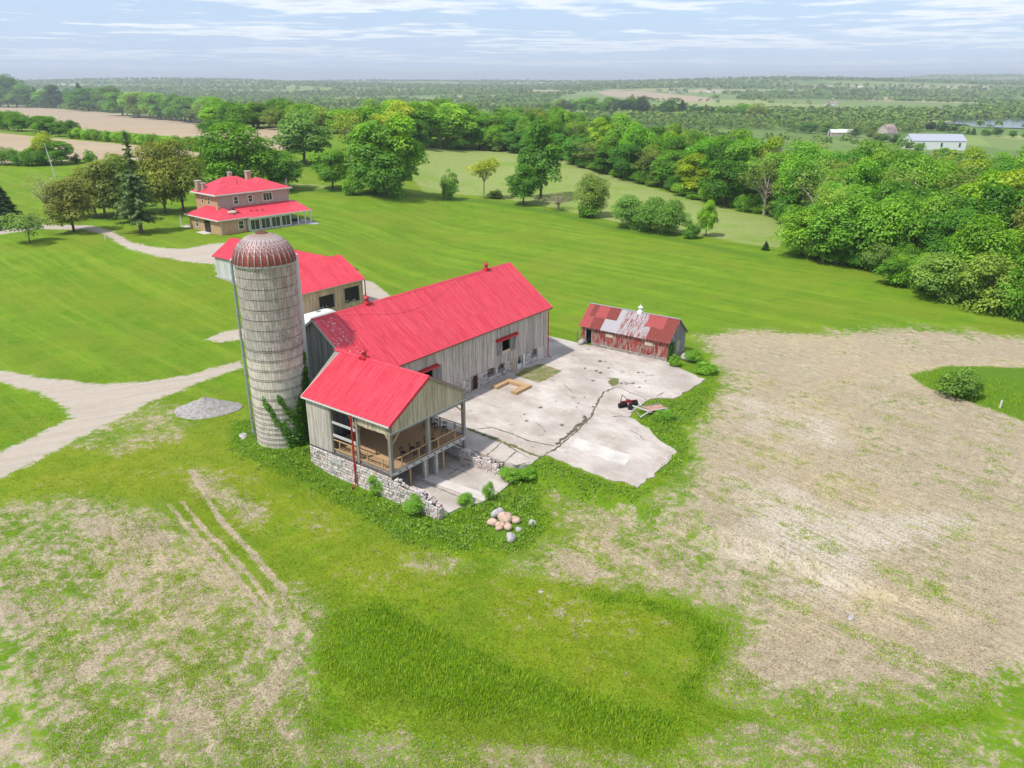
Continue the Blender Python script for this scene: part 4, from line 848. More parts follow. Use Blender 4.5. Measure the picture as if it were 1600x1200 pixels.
for k in range(34):                      # worn pits and oil spots
    cx, cy = random.choice(((880, 650), (900, 640), (860, 625), (950, 580), (1000, 600), (930, 690))); cx += random.gauss(0, 28); cy += random.gauss(0, 12); r = random.uniform(1.2, 3.0)
    X_, Y_ = bl(*Gz(cx, cy, 0.1))
    if not inside(np.array(PAD), np.array([X_]), np.array([Y_]))[0] or X_ < 1 or X_ > 19: continue
    blob('pit', [(cx - r * 1.5, cy), (cx, cy - r * .6), (cx + r * 1.4, cy - .1 * r), (cx + .2 * r, cy + r * .6)], 'crack', 0.1085, yard, 8, 0.05)
# U-shaped timber frame lying on the yard
c0 = np.array(Gz(800, 606, 0.1)); tf = empty('timber_frame', (c0[0], c0[1], 0.1), RZ); tag(tf, 'low brown U shaped frame of stacked timbers lying on the concrete yard', 'timber frame')
for (x0, x1, y0, y1) in ((-1.9, 1.9, 0.75, 1.55), (-1.9, -1.05, -1.6, 0.73), (1.05, 1.9, -1.6, 0.73)):
    for lv in range(2):
        if x1 - x0 > 2:
            for k in range(2): MB().box(x0, x1, y0 + k * 0.41, y0 + k * 0.41 + 0.38, lv * 0.19, lv * 0.19 + 0.18).build('timber', M['new_wood'], tf)
        else:
            for k in range(2): MB().box(x0 + k * 0.43, x0 + k * 0.43 + 0.4, y0, y1, lv * 0.19, lv * 0.19 + 0.18).build('timber', M['new_wood'], tf)

# ------------------------------------------------------------------ silo
SX, SY, SR, SH = -23.95, 74.6, 2.8, 18.9
silo = empty('silo', (SX, SY, float(terr(SX, SY)) - 0.15), 0.3); tag(silo, 'tall concrete stave silo with rusty red ribbed dome standing beside the barn', 'silo')
NS = 60; rows_ = 25; hh = SH / rows_; mb = MB()
for k in range(NS):
    off_ = 0.5 * hh * (k % 2); zz = -off_
    while zz < SH:
        lo, hi = max(zz, 0), min(zz + hh, SH); zz += hh
        if hi - lo < 0.05: continue
        a0, a1 = 2 * math.pi * k / NS, 2 * math.pi * (k + 1) / NS; r0 = SR + random.uniform(-0.006, 0.012); e = 0.006
        q = [(r0 * math.cos(a), r0 * math.sin(a), z) for a, z in ((a0 + e, lo + .01), (a1 - e, lo + .01), (a1 - e, hi - .01), (a0 + e, hi - .01))]
        q2 = [((SR - .05) * math.cos(a), (SR - .05) * math.sin(a), z) for a, z in ((a0, lo), (a1, lo), (a1, hi), (a0, hi))]
        mb.add(q + q2, [(0, 1, 2, 3), (4, 5, 1, 0), (5, 6, 2, 1), (6, 7, 3, 2), (7, 4, 0, 3)], random.random())
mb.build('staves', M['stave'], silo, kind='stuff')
MB().lathe([(SR - 0.06, 0), (SR - 0.06, SH)], 40).build('wall_core', M['mortar'], silo)
hoop = MB(); nh = 40; hoop.tube([(SR * 1.009 * math.cos(2 * math.pi * k / nh), SR * 1.009 * math.sin(2 * math.pi * k / nh), 0) for k in range(nh + 1)], 0.017, 4, caps=False); hoop_me = hoop.mesh('hoop', M['hoop'])
zs = [SH - 0.12 - 1.02 * k for k in range(8)]; z_ = zs[-1] - 1.0
while z_ > 0.3: zs += [z_, z_ - 0.16]; z_ -= 1.02 if z_ > 4.6 else 0.55
for z_ in zs: obj('hoop', hoop_me, silo, (0, 0, z_))
ND = 30; DHH = 2.75
def gore():
    v, f = [], []; da = 2 * math.pi / ND; m = 9
    for i in range(m + 1):
        ph = (math.pi / 2) * i / m; rr = (SR + 0.10) * math.cos(ph) ** 0.92 + 0.02; z = DHH * math.sin(ph)
        for (fr, bump_) in ((0.0, 0.075), (0.10, 0.075), (0.18, 0.0), (0.82, 0.0), (0.90, 0.075)):
            a = da * fr; r2 = rr + bump_ * max(0.25, math.cos(ph)); v.append((r2 * math.cos(a), r2 * math.sin(a), z))
        v.append((((rr + 0.075 * max(.25, math.cos(ph))) * math.cos(da)), (rr + 0.075 * max(.25, math.cos(ph))) * math.sin(da), z))
    for i in range(m):
        for k in range(5): f.append((i * 6 + k, i * 6 + k + 1, (i + 1) * 6 + k + 1, (i + 1) * 6 + k))
    me = bpy.data.meshes.new('dome_panel'); me.from_pydata(v, [], f); me.materials.append(M['dome']); me.materials.append(M['dome_rib']); me.polygons.foreach_set('material_index', np.array([1 if k % 5 in (0, 4) else 0 for k in range(len(f))], np.int32)); return me
gm_ = gore(); dome = MB().lathe([(SR + 0.16, SH - 0.12), (SR + 0.16, SH + 0.06), (SR - 0.1, SH + 0.07)], 40).build('dome_rim', M['grey_metal'], silo)
for k in range(ND): obj('dome_panel', gm_, dome, (0, 0, SH + 0.02), (0, 0, 2 * math.pi * k / ND))
MB().lathe([(0.55, SH + DHH - 0.10), (0.62, SH + DHH + 0.02), (0.4, SH + DHH + 0.14), (0.1, SH + DHH + 0.2)], 12).build('dome_cap', M['rust'], dome, True)
def spolar(a, r): return (r * math.cos(a - 0.3), r * math.sin(a - 0.3))
a_ = math.radians(196); x_, y_ = spolar(a_, SR + 0.28); pp = MB().tube([(x_, y_, 0.9), (x_, y_, SH + 0.3), (x_ * .9, y_ * .9, SH + 0.7)], 0.13, 10).build('filler_pipe', M['grey_metal'], silo)
for k in range(9): MB().lathe([(0.17, 1.2 + 2.1 * k), (0.17, 1.34 + 2.1 * k)], 10, c=(x_, y_)).build('pipe_collar', M['grey_metal'], pp)
a_ = math.radians(38); ch = MB()
ch.tube([(*spolar(a_, SR + 0.15), 3.0), (*spolar(a_, SR + 0.15), SH + 0.3)], 0.45, 12); ch.build('chute', M['white_boards'], silo)

# ------------------------------------------------------------------ red shed
SA = G1(1042, 565); shed = empty('shed', (SA[0], SA[1], 0.0), R(-36)); tag(shed, 'small red board shed with patchy rusted metal roof at the yard edge', 'shed')
SL, SW, SE, SRZ = 13.4, 5.4, 2.7, 5.25; sp_ = (SRZ - SE) / (SW / 2 + 0.3)
sg_top = lambda y: SRZ - 0.12 - abs(y - SW / 2) * sp_
hl = [(-12.6, -11.7, -0.1, 2.3)]
boards(MB(), 'x', 0, -SL, 0, 0.42, SE - 0.02, -1, hl).build('front_siding', M['red_boards'], shed); boards(MB(), 'x', SW, -SL, 0, 0.42, SE - 0.02, 1).build('back_siding', M['red_boards'], shed)
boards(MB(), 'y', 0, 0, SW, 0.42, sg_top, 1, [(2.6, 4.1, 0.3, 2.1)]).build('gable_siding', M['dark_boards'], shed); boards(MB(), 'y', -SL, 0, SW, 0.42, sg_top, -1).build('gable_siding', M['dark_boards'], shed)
mb = MB(); wall_panel(mb, 'x', 0.02, -SL, 0, -0.4, 0.44, 0.3, hl); mb.box(-SL, -0.02, SW - 0.3, SW - 0.02, -0.4, 0.44); mb.box(-0.32, -0.02, 0.33, SW - 0.31, -0.4, 0.44); mb.box(-SL + 0.02, -SL + 0.3, 0.33, SW - 0.31, -0.4, 0.44); f_ = mb.build('foundation', M['mortar'], shed)
sm = MB(); stones(sm, 'x', 0.0, -11.6, 0, -0.1, 0.48, -1, size=0.34); stones(sm, 'y', 0.0, 0, SW, -0.1, 0.5, 1, size=0.34); sm.build('foundation_stones', M['stones'], f_, kind='stuff')
d = MB(); boards(d, 'y', -0.06, 2.6, 4.1, 0.3, 2.1, 1); d.build('gable_door', M['barn_boards'], shed)
MB().box(-12.75, -12.6, -0.09, 0.1, 0.1, 2.4).build('door_post', M['timber'], shed); MB().box(-11.7, -11.55, -0.09, 0.1, 0.1, 2.4).build('door_post', M['timber'], shed); MB().box(-12.75, -11.55, -0.1, 0.1, 2.4, 2.55).build('lintel', M['timber'], shed)
for xx, w_ in ((-9.4, 1.1), (-3.4, 1.2)): MB().box(xx, xx + w_, -0.10, -0.075, 1.75, 2.25).build('patch_board', M['tan_boards'], shed)
MB().box(-3.2, -2.3, -0.10, -0.075, 0.7, 1.6).build('hatch', M['red_boards'], shed)
mb = MB(); yo = 0.3; x0, x1 = -SL - 0.3, 0.3
roof_slab(mb, (x0, SW / 2, SRZ), (x1, SW / 2, SRZ), (x1, -yo, SE), (x0, -yo, SE), 0.06); roof_slab(mb, (x0, SW / 2, SRZ), (x1, SW / 2, SRZ), (x1, SW + yo, SE), (x0, SW + yo, SE), 0.06)
sroof = mb.build('roof', M['timber'], shed); ssl = math.hypot(SW / 2 + yo, SRZ - SE)
pat = [['red', 'rust', 'red', 'red', 'rust', 'rust', 'silver', 'mixed', 'mixed', 'mixed', 'mixed', 'red', 'red', 'red', 'rust', 'rust'], ['red', 'red', 'rust', 'rust', 'silver', 'silver', 'silver', 'mixed', 'mixed', 'mixed', 'mixed', 'mixed', 'rust', 'rust', 'rust', 'rust']]
lay_sheets(sroof, (x0, SW / 2, SRZ), (1, 0, 0), (0, -SW / 2 - yo, SE - SRZ), x1 - x0, ssl, 16, 2, lambda c, r: M['shed_' + pat[r][c]], 3, 0.02)
lay_sheets(sroof, (x0, SW / 2, SRZ), (1, 0, 0), (0, SW / 2 + yo, SE - SRZ), x1 - x0, ssl, 16, 1, lambda c, r: M['shed_rust'], 3, 0.02)
for sg in (0, 1):
    MB().bar((x1 + .01, SW / 2, SRZ - .03), (x1 + .01, -yo if sg == 0 else SW + yo, SE - .03), 0.05, 0.15).build('verge_board', M['red_boards' if sg == 0 else 'timber'], sroof)
MB().bar((x0, SW / 2, SRZ + .05), (x1, SW / 2, SRZ + .05), 0.25, 0.05).build('ridge_cap', M['shed_silver'], sroof)
cupola(shed, -5.7, SW / 2, SRZ + 0.05, M['white'], 0.85)
b_ = bw(-0.6, 0); q_ = G1(902, 531); fp = tag(MB().box(-0.09, 0.09, -0.09, 0.09, -0.2, 1.5).build('fence_post', M['timber'], None, loc=(q_[0], q_[1], float(terr(q_[0], q_[1])))), 'short grey wooden post standing at the shed doorway', 'post')
q_ = G1(908, 537); 
def rock(name, c, s, mat, label, cat, group=None, seed=0):
    r = np.random.default_rng(seed); n1, n2 = 10, 7; v = []; f = []
    ph = r.uniform(0, 6, 6)
    for i in range(n2 + 1):
        t = math.pi * i / n2
        for k in range(n1):
            a = 2 * math.pi * k / n1; rr = 1 + 0.16 * math.sin(2 * a + ph[0]) + 0.11 * math.sin(3 * a + ph[1] + t) + 0.10 * math.cos(2 * t + ph[2] + a) + r.uniform(-.03, .03)
            v.append((s[0] * rr * math.sin(t) * math.cos(a), s[1] * rr * math.sin(t) * math.sin(a), s[2] * rr * math.cos(t)))
    for i in range(n2):
        for k in range(n1): f.append((i * n1 + k, (i + 1) * n1 + k, (i + 1) * n1 + (k + 1) % n1, i * n1 + (k + 1) % n1))
    me = bpy.data.meshes.new(name); me.from_pydata(v, [], f); me.materials.append(M[mat]); me.polygons.foreach_set('use_smooth', np.ones(len(f), bool))
    o = obj(name, me, None, c, (0, 0, r.uniform(0, 3))); tag(o, label, cat, group); return o
rock('boulder', (q_[0], q_[1] - 0.3, 0.35), (0.6, 0.5, 0.4), 'boulder_grey', 'squat grey block beside the shed doorway', 'boulder', seed=3)
q_ = G1(1074, 562); rock('boulder', (q_[0], q_[1], 0.3), (1.1, 0.9, 0.5), 'boulder_grey', 'wide pale boulder in the weeds below the shed gable', 'boulder', seed=5)
BG = 'pile of boulders in the weeds'
for k, (px, py, w, hgt, m, lb) in enumerate([(778, 803, 17, 11, 'boulder_grey', 'flat blue grey boulder behind the pink boulder pile'), (789, 812, 19, 10, 'boulder', 'long pink boulder at the back of the pile beside the grey one'), (805, 813, 12, 9, 'boulder', 'squarish pink boulder at the pile edge beside the long pink one'), (770, 817, 14, 10, 'boulder', 'orange pink boulder at the pile end nearest the stone wall'),
        (781, 820, 11, 9, 'boulder', 'small pink boulder wedged in the middle of the pile'), (794, 822, 13, 13, 'boulder', 'upright pale pink boulder at the front of the pile'), (780, 826, 9, 6, 'boulder', 'low pink stone under the middle of the pile'), (832, 817, 11, 9, 'boulder_grey', 'lone pale boulder in the grass away from the pile'), (810, 828, 8, 5, 'boulder_grey', 'smallest pale stone just off the pile front'), (798, 840, 15, 13, 'boulder_grey', 'rounded cream boulder lying alone below the pile')]):
    P = G1(px, py + hgt * 0.35); dd = depth(P); s = w * dd / F / 2 * 1.3; rock('boulder', (P[0], P[1], P[2] + s * 0.5), (s, s * 0.85, s * 0.75), m, lb, 'boulder', BG, 20 + k)
for k, (px, py, w, lb) in enumerate([(1330, 965, 16, 'long pale flat stone lying in the stubble field'), (845, 925, 8, 'small pale stone in the mown grass below the boulders'), (380, 682, 22, 'flat pale slab beside the silo foot')]):
    P = G1(px, py); s = w * depth(P) / F / 2; rock('boulder', (P[0], P[1], P[2] + 0.02), (s, s * 0.6, s * 0.3), 'boulder_grey', lb, 'boulder', seed=60 + k)
# gravel heap
P = G1(322, 640); n = 26; v, f = [], []
for i in range(15):
    for k in range(n):
        a = 2 * math.pi * k / n; fr = i / 14; rr = fr * (1 + 0.12 * math.sin(2 * a + 1) + 0.08 * math.sin(3 * a)); v.append((P[0] + 3.4 * rr * math.cos(a), P[1] + 2.9 * rr * math.sin(a), 1.6 * (1 - fr) ** 1.1 * (1 + 0.06 * math.sin(5 * a + i)) + random.uniform(-.03, .03) - 0.03))
f = [(i * n + k, (i + 1) * n + k, (i + 1) * n + (k + 1) % n, i * n + (k + 1) % n) for i in range(14) for k in range(n)]
me = bpy.data.meshes.new('gravel_heap'); me.from_pydata([(x - P[0], y - P[1], z) for x, y, z in v], [], f); me.materials.append(M['gravel']); me.polygons.foreach_set('use_smooth', np.ones(len(f), bool))
tag(obj('gravel_heap', me, None, (P[0], P[1], float(P[2]))), 'grey heap of crushed gravel beside the drive and silo', 'gravel heap')

# ------------------------------------------------------------------ farmhouse
HA = G1(346, 367.8); house = empty('farmhouse', (HA[0], HA[1], float(HA[2])), R(-42))
tag(house, 'two storey brick farmhouse with red hipped roofs and a glazed sunroom', 'house')
def hip(mb, x0, x1, y0, y1, z0, z1, inset, th=0.14):
    """hipped roof over a rectangle; ridge along the longer side"""
    if (y1 - y0) >= (x1 - x0): cxm = (x0 + x1) / 2; r0, r1 = (cxm, y0 + inset, z1), (cxm, y1 - inset, z1); fs = [(0, 4, 5, 3), (1, 2, 5, 4), (0, 1, 4), (3, 5, 2)]
    else: cym = (y0 + y1) / 2; r0, r1 = (x0 + inset, cym, z1), (x1 - inset, cym, z1); fs = [(0, 1, 5, 4), (2, 3, 4, 5), (0, 4, 3), (1, 2, 5)]
    mb.add([(x0, y0, z0), (x1, y0, z0), (x1, y1, z0), (x0, y1, z0), r0, r1], fs)
    mb.add([(x0, y0, z0 - th), (x1, y0, z0 - th), (x1, y1, z0 - th), (x0, y1, z0 - th)], [(3, 2, 1, 0)])
    return mb
def fascia(root, x0, x1, y0, y1, z, mat='white', th=0.2):
    mb = MB(); e = 0.04; mb.box(x0 - e, x1 + e, y0 - e, y0, z - th, z + 0.02); mb.box(x0 - e, x1 + e, y1, y1 + e, z - th, z + 0.02); mb.box(x0 - e, x0, y0, y1, z - th, z + 0.02); mb.box(x1, x1 + e, y0, y1, z - th, z + 0.02); return mb.build('fascia', M[mat], root)
# single-storey brick front
w1 = [(-11.9, -11.0, 0.8, 2.6)]; MB().box(-13.6, 0, 0, 6.2, -0.4, 3.0).build('kitchen_walls', M['brick'], house)
MB().box(-13.58, -0.02, -0.03, 0.0, -0.3, 2.98).build('front_face', M['buff_brick'], house)
r1 = hip(MB(), -14.3, 0.6, -0.7, 7.0, 3.2, 5.0, 3.6).build('kitchen_roof', M['red'], house); fascia(r1, -14.3, 0.6, -0.7, 7.0, 3.2)
window(house, 'x', -0.05, -10.6, -9.5, 0.7, 2.6, -1, 0.12, (1, 2)); window(house, 'y', 0.02, 4.2, 5.6, 0.7, 2.6, 1, 0.13, (1, 2))
dm = MB().box(-6.7, -4.2, -0.12, -0.05, -0.1, 2.5).build('door', M['dark'], house, label='dark arched double door in the buff brick face'); MB().box(-6.85, -4.05, -0.1, -0.035, 2.5, 2.62).build('door_lintel', M['rust'], house)
for xx in (-6.5, -5.4): MB().box(xx, xx + 0.95, -0.15, -0.125, 0.6, 2.3).build('door_pane', M['glass'], dm)
MB().box(-7.6, -3.6, -2.0, -0.05, -0.3, 0.08).build('doorstep', M['pale_concrete'], house); MB().box(-12.0, -6.5, -3.0, -2.1, -0.3, 0.05).build('doorstep', M['pale_concrete'], house)
MB().tube([(0.14, 0.1, 3.1), (0.14, 0.1, 0.0)], 0.06, 8).build('downpipe', M['white'], house)
cp = MB().box(-4.9, -4.3, 2.2, 2.8, 3.9, 5.4).build('kitchen_chimney', M['brick'], house)
MB().lathe([(1.0, 4.02), (1.15, 4.3), (0.95, 4.55)], 14, c=(-1.9, 4.1)).build('roof_basket', M['boulder'], house, True) if 'boulder' in M else None
# left verandah
r2 = MB(); r2.add([(-14.2, -0.6, 3.35), (-17.6, -0.6, 2.75), (-17.6, 8, 2.75), (-14.2, 8, 3.35)], [(0, 1, 2, 3)]); r2.add([(-14.2, -0.6, 3.2), (-17.6, -0.6, 2.6), (-17.6, 8, 2.6), (-14.2, 8, 3.2)], [(3, 2, 1, 0)])
r2.build('verandah_roof', M['red'], house)
for yy in (-0.3, 3.6, 7.6): MB().box(-17.4, -17.2, yy - 0.1, yy + 0.1, 0, 2.65).build('verandah_post', M['white'], house)
MB().box(-17.6, -13.7, -0.6, 8, -0.4, 0.1).build('verandah_floor', M['pale_concrete'], house)
# two-storey block
mb = MB().box(-15.6, -5.9, 3.2, 21.2, -0.3, 7.6).build('upper_walls', M['mauve'], house); MB().box(-15.58, -5.92, 3.16, 3.2, 3.0, 7.58).build('upper_front_face', M['buff_brick'], house)  # upper walls greyer than the warm brick skin on their front face
r3 = hip(MB(), -16.3, -5.2, 2.4, 16.5, 7.75, 10.8, 5.3).build('upper_roof', M['red'], house); hip(MB(), -16.25, -5.25, 11, 21.9, 7.73, 10.0, 4.6).build('upper_roof_rear', M['red'], house); fascia(r3, -16.3, -5.2, 2.4, 21.9, 7.75, 'white', 0.28)
for (yy, w_, z0, z1, bars) in ((7.0, 1.25, 5.2, 7.0, (1, 2)), (10.6, 1.2, 5.3, 7.0, (1, 2)), (14.4, 2.5, 5.2, 7.1, (3, 1))): window(house, 'y', -5.88, yy, yy + w_, z0, z1, 1, 0.15, bars)
window(house, 'x', 3.14, -13.0, -12.0, 5.2, 7.0, -1, 0.13, (1, 2)); window(house, 'x', 3.14, -10.2, -9.2, 5.2, 7.0, -1, 0.13, (1, 2))
for (xx, yy, w_, z0, z1) in ((-13.2, 3.0, 0.55, 8.0, 10.1), (-12.1, 3.6, 0.4, 8.2, 9.6), (-13.4, 11.0, 0.4, 9.2, 11.3), (-13.4, 15.6, 0.52, 8.8, 11.2)):
    c_ = MB().box(xx - w_, xx + w_, yy - w_, yy + w_, z0, z1).build('chimney', M['chimney'], house); MB().box(xx - w_ - .08, xx + w_ + .08, yy - w_ - .08, yy + w_ + .08, z1, z1 + 0.2).build('chimney_cap', M['concrete_post'], c_)
MB().tube([(-6.4, 21.3, 7.0), (-6.4, 21.3, 9.6)], 0.13, 8).build('flue_pipe', M['grey_metal'], house); MB().tube([(-5.7, 21.35, 7.5), (-5.7, 21.35, 3.6)], 0.06, 8).build('downpipe', M['white'], house)
MB().tube([(-8.0, 9.6, 9.2), (-8.0, 9.6, 10.3)], 0.06, 6).build('vent_pipe', M['black_metal'], house)
# sunroom and porch
r4 = MB(); r4.add([(-5.9, 6.4, 4.7), (1.0, 6.4, 3.05), (1.0, 22.6, 3.05), (-5.9, 22.6, 4.7)], [(0, 1, 2, 3)]); r4.add([(-5.9, 6.4, 4.5), (1.0, 6.4, 2.87), (1.0, 22.6, 2.87), (-5.9, 22.6, 4.5)], [(3, 2, 1, 0)])
r4 = r4.build('sunroom_roof', M['red'], house); MB().box(1.0, 1.06, 6.4, 22.64, 2.82, 3.07).build('gutter', M['white'], r4)
for k in range(3): MB().tube([(-2.6, 9.0 + k * 1.4, 3.95), (-2.2, 9.0 + k * 1.4, 4.15), (-1.8, 9.0 + k * 1.4, 3.8)], 0.08, 6).build('snow_guard', M['rust'], r4)
MB().box(-5.85, 0.9, 6.5, 17.2, -0.3, 0.15).build('sunroom_base', M['grey_deck'], house); MB().box(-5.8, 1.5, 17.2, 23.6, -0.4, 0.12).build('porch_deck', M['grey_deck'], house); MB().box(0.9, 3.1, 6.6, 24.5, -0.4, 0.0).build('terrace', M['grey_deck'], house)
MB().box(0.2, 2.4, 24.6, 26.6, -0.4, -0.1).build('porch_step', M['grey_deck'], house)
MB().box(0.52, 0.62, 6.6, 17.2, 2.62, 2.88).build('sunroom_header', M['white'], house); MB().box(-5.8, 0.6, 6.5, 6.6, 0.15, 2.88).build('sunroom_side', M['white'], house); MB().box(-5.8, 0.6, 17.1, 17.2, 0.15, 2.88).build('sunroom_side', M['white'], house)
for k in range(4): window(house, 'y', 0.56, 6.75 + k * 2.62, 6.75 + k * 2.62 + 2.45, 0.16, 2.6, 1, 0.16, (2, 1), name='patio_door')
for yy in (19.0, 20.9, 22.4): MB().box(0.55, 0.75, yy - 0.1, yy + 0.1, 0.12, 2.88).build('porch_post', M['white'], house)
MB().box(-4.6, -3.2, 18.0, 22.0, 0.12, 0.75).build('porch_bench', M['black_metal'], house)

# ------------------------------------------------------------------ outbuilding with two wings behind the silo
OE = Gz(571, 434, 6.3); wz = 2.0; OB = empty('drive_shed', (OE[0], OE[1], wz), R(-38)); tag(OB, 'low L shaped board drive shed with red roofs behind the silo', 'shed')
ww = 5.6; weave, wr = 4.1, 7.2; lenw = 13.0; hs_ = [(-9.0, -6.2, 0.9, 3.0), (-4.2, -1.2, 0.9, 3.3)]
boards(MB(), 'y', -0.4, -lenw, -0.4, -2.2, weave - 0.1, 1, hs_).build('wing_siding', M['orange_boards'], OB)
for h_ in hs_:
    f_ = MB().box(-0.62, -0.56, h_[0], h_[1], h_[2], h_[3]).build('doorway', M['dark'], OB); MB().box(-0.5, -0.33, h_[0] - 0.12, h_[0], h_[2] - 0.1, h_[3] + 0.1).build('jamb', M['timber'], f_); MB().box(-0.5, -0.33, h_[1], h_[1] + 0.12, h_[2] - 0.1, h_[3] + 0.1).build('jamb', M['timber'], f_)
    for k in range(6): MB().bar((-0.45, h_[0] + random.uniform(0, 2.2), h_[2]), (-0.45, h_[0] + random.uniform(0, 2.4), h_[2] + random.uniform(.1, .7)), 0.08).build('stacked_board', M['grey_metal'], f_)
gt = lambda x: wr - 0.1 - abs(x + ww) * (wr - weave) / ww
boards(MB(), 'x', -0.45, -2 * ww + 0.4, -0.4, -2.2, gt, 1).build('wing_gable', M['orange_boards'], OB); boards(MB(), 'x', -lenw, -2 * ww + 0.4, -0.4, -2.2, gt, -1).build('wing_gable', M['orange_boards'], OB)
mb = MB(); roof_slab(mb, (-ww, -lenw - .3, wr), (-ww, 0, wr), (0, 0, weave), (0, -lenw - .3, weave)); roof_slab(mb, (-ww, -lenw - .3, wr), (-ww, 0, wr), (-2 * ww, 0, weave), (-2 * ww, -lenw - .3, weave)); orf = mb.build('wing_roof', M['timber'], OB)
lay_sheets(orf, (-ww, -lenw - .3, wr), (0, 1, 0), (ww, 0, weave - wr), lenw + .3, math.hypot(ww, wr - weave), 12, 1, lambda c, r: M['red'], 5); lay_sheets(orf, (-ww, -lenw - .3, wr), (0, 1, 0), (-ww, 0, weave - wr), lenw + .3, math.hypot(ww, wr - weave), 12, 1, lambda c, r: M['red'], 5)
MB().tube([(0.06, -lenw, weave - .04), (0.06, 0, weave - .04)], 0.07, 6).build('gutter', M['timber'], orf); MB().tube([(-0.1, -0.1, weave - .1), (-0.2, -0.1, -2)], 0.08, 8).build('downpipe', M['rust'], OB)
# long wing running away to the left
ML = G1(340, 432); dx_, dy_ = ML[0] - OE[0], ML[1] - OE[1]; ca, sa = math.cos(R(38)), math.sin(R(38)); lx, ly = dx_ * ca - dy_ * sa, dx_ * sa + dy_ * ca; mz = float(ML[2]) - wz
print('long wing', lx, ly, mz)
xe = -2 * ww + 0.6; me_, mr, mw = mz + 3.7, mz + 6.4, 4.0
boards(MB(), 'x', ly, lx, xe, mz - 0.3, me_ - .1, -1).build('long_siding', M['white_boards'], OB); boards(MB(), 'x', ly + 2 * mw, lx, xe, mz - 1.2, me_ - .1, 1).build('long_siding', M['orange_boards'], OB)
boards(MB(), 'y', lx, ly, ly + 2 * mw, mz - 0.3, lambda y: mr - .1 - abs(y - ly - mw) * (mr - me_) / (mw + .4), -1).build('long_gable', M['white_boards'], OB)
mb = MB(); e_ = 0.4; roof_slab(mb, (lx - e_, ly + mw, mr), (xe + 4, ly + mw, mr), (xe + 4, ly - e_, me_), (lx - e_, ly - e_, me_)); roof_slab(mb, (lx - e_, ly + mw, mr), (xe + 4, ly + mw, mr), (xe + 4, ly + 2 * mw + e_, me_), (lx - e_, ly + 2 * mw + e_, me_)); lrf = mb.build('long_roof', M['timber'], OB)
Lr = xe + 4 - lx + e_
lay_sheets(lrf, (lx - e_, ly + mw, mr), (1, 0, 0), (0, -mw - e_, me_ - mr), Lr, math.hypot(mw + e_, mr - me_), 18, 1, lambda c, r: M['red'], 5); lay_sheets(lrf, (lx - e_, ly + mw, mr), (1, 0, 0), (0, mw + e_, me_ - mr), Lr, math.hypot(mw + e_, mr - me_), 18, 1, lambda c, r: M['red'], 5)
MB().box(lx - 0.2, xe, ly - 0.35, ly - 0.1, mz - 0.5, mz + 0.2).build('stone_footing', M['boulder_grey'], OB)

# ------------------------------------------------------------------ white covered trailers behind the barn
def trailer(px, py, L, w, h, label):
    X, Y = Gz(px, py, 3.6); z0 = float(terr(X, Y)); o = empty('trailer', (X, Y, z0), RZ + R(90)); tag(o, label, 'trailer', None)
    mb = MB(); n = 10; prof = [(-w / 2, 0.7), (-w / 2, h - 0.5), (-w / 2 + 0.25, h - 0.1), (-0.3, h), (0.3, h), (w / 2 - 0.25, h - 0.1), (w / 2, h - 0.5), (w / 2, 0.7)]
    secs = [(-L / 2, 0.72), (-L / 2 + 0.25, 0.92), (-L / 2 + 0.7, 1.0), (L / 2 - 0.7, 1.0), (L / 2 - 0.25, 0.92), (L / 2, 0.72)]; v = []
    for x, k in secs: v += [(x, y * (0.9 + 0.1 * k), 0.7 + (z - 0.7) * k) for y, z in prof]
    m = len(prof); f = [(i * m + j, i * m + (j + 1) % m, (i + 1) * m + (j + 1) % m, (i + 1) * m + j) for i in range(len(secs) - 1) for j in range(m)] + [tuple(range(m))[::-1], tuple(range(len(secs) * m - m, len(secs) * m))]
    mb.add(v, f); b = mb.build('body', M['white'], o, True); MB().box(-0.3, 0.3, -0.25, 0.25, h, h + 0.15).build('roof_vent', M['grey_metal'], b)
    for sx in (-L * 0.16, L * 0.16):
        for sy in (-1, 1): MB().tube([(sx, sy * (w / 2 - 0.2), 0.4), (sx, sy * (w / 2 + 0.02), 0.4)], 0.4, 14).build('wheel', M['black_metal'], o)
    MB().bar((L / 2, 0, 0.65), (L / 2 + 1.2, 0, 0.55), 0.12).build('drawbar', M['black_metal'], o)
trailer(497, 487, 5.6, 2.4, 3.6, 'white rounded trailer parked between the silo and the drive shed'); trailer(540, 481, 3.4, 2.2, 3.2, 'short white trailer beside the drive shed doorways')

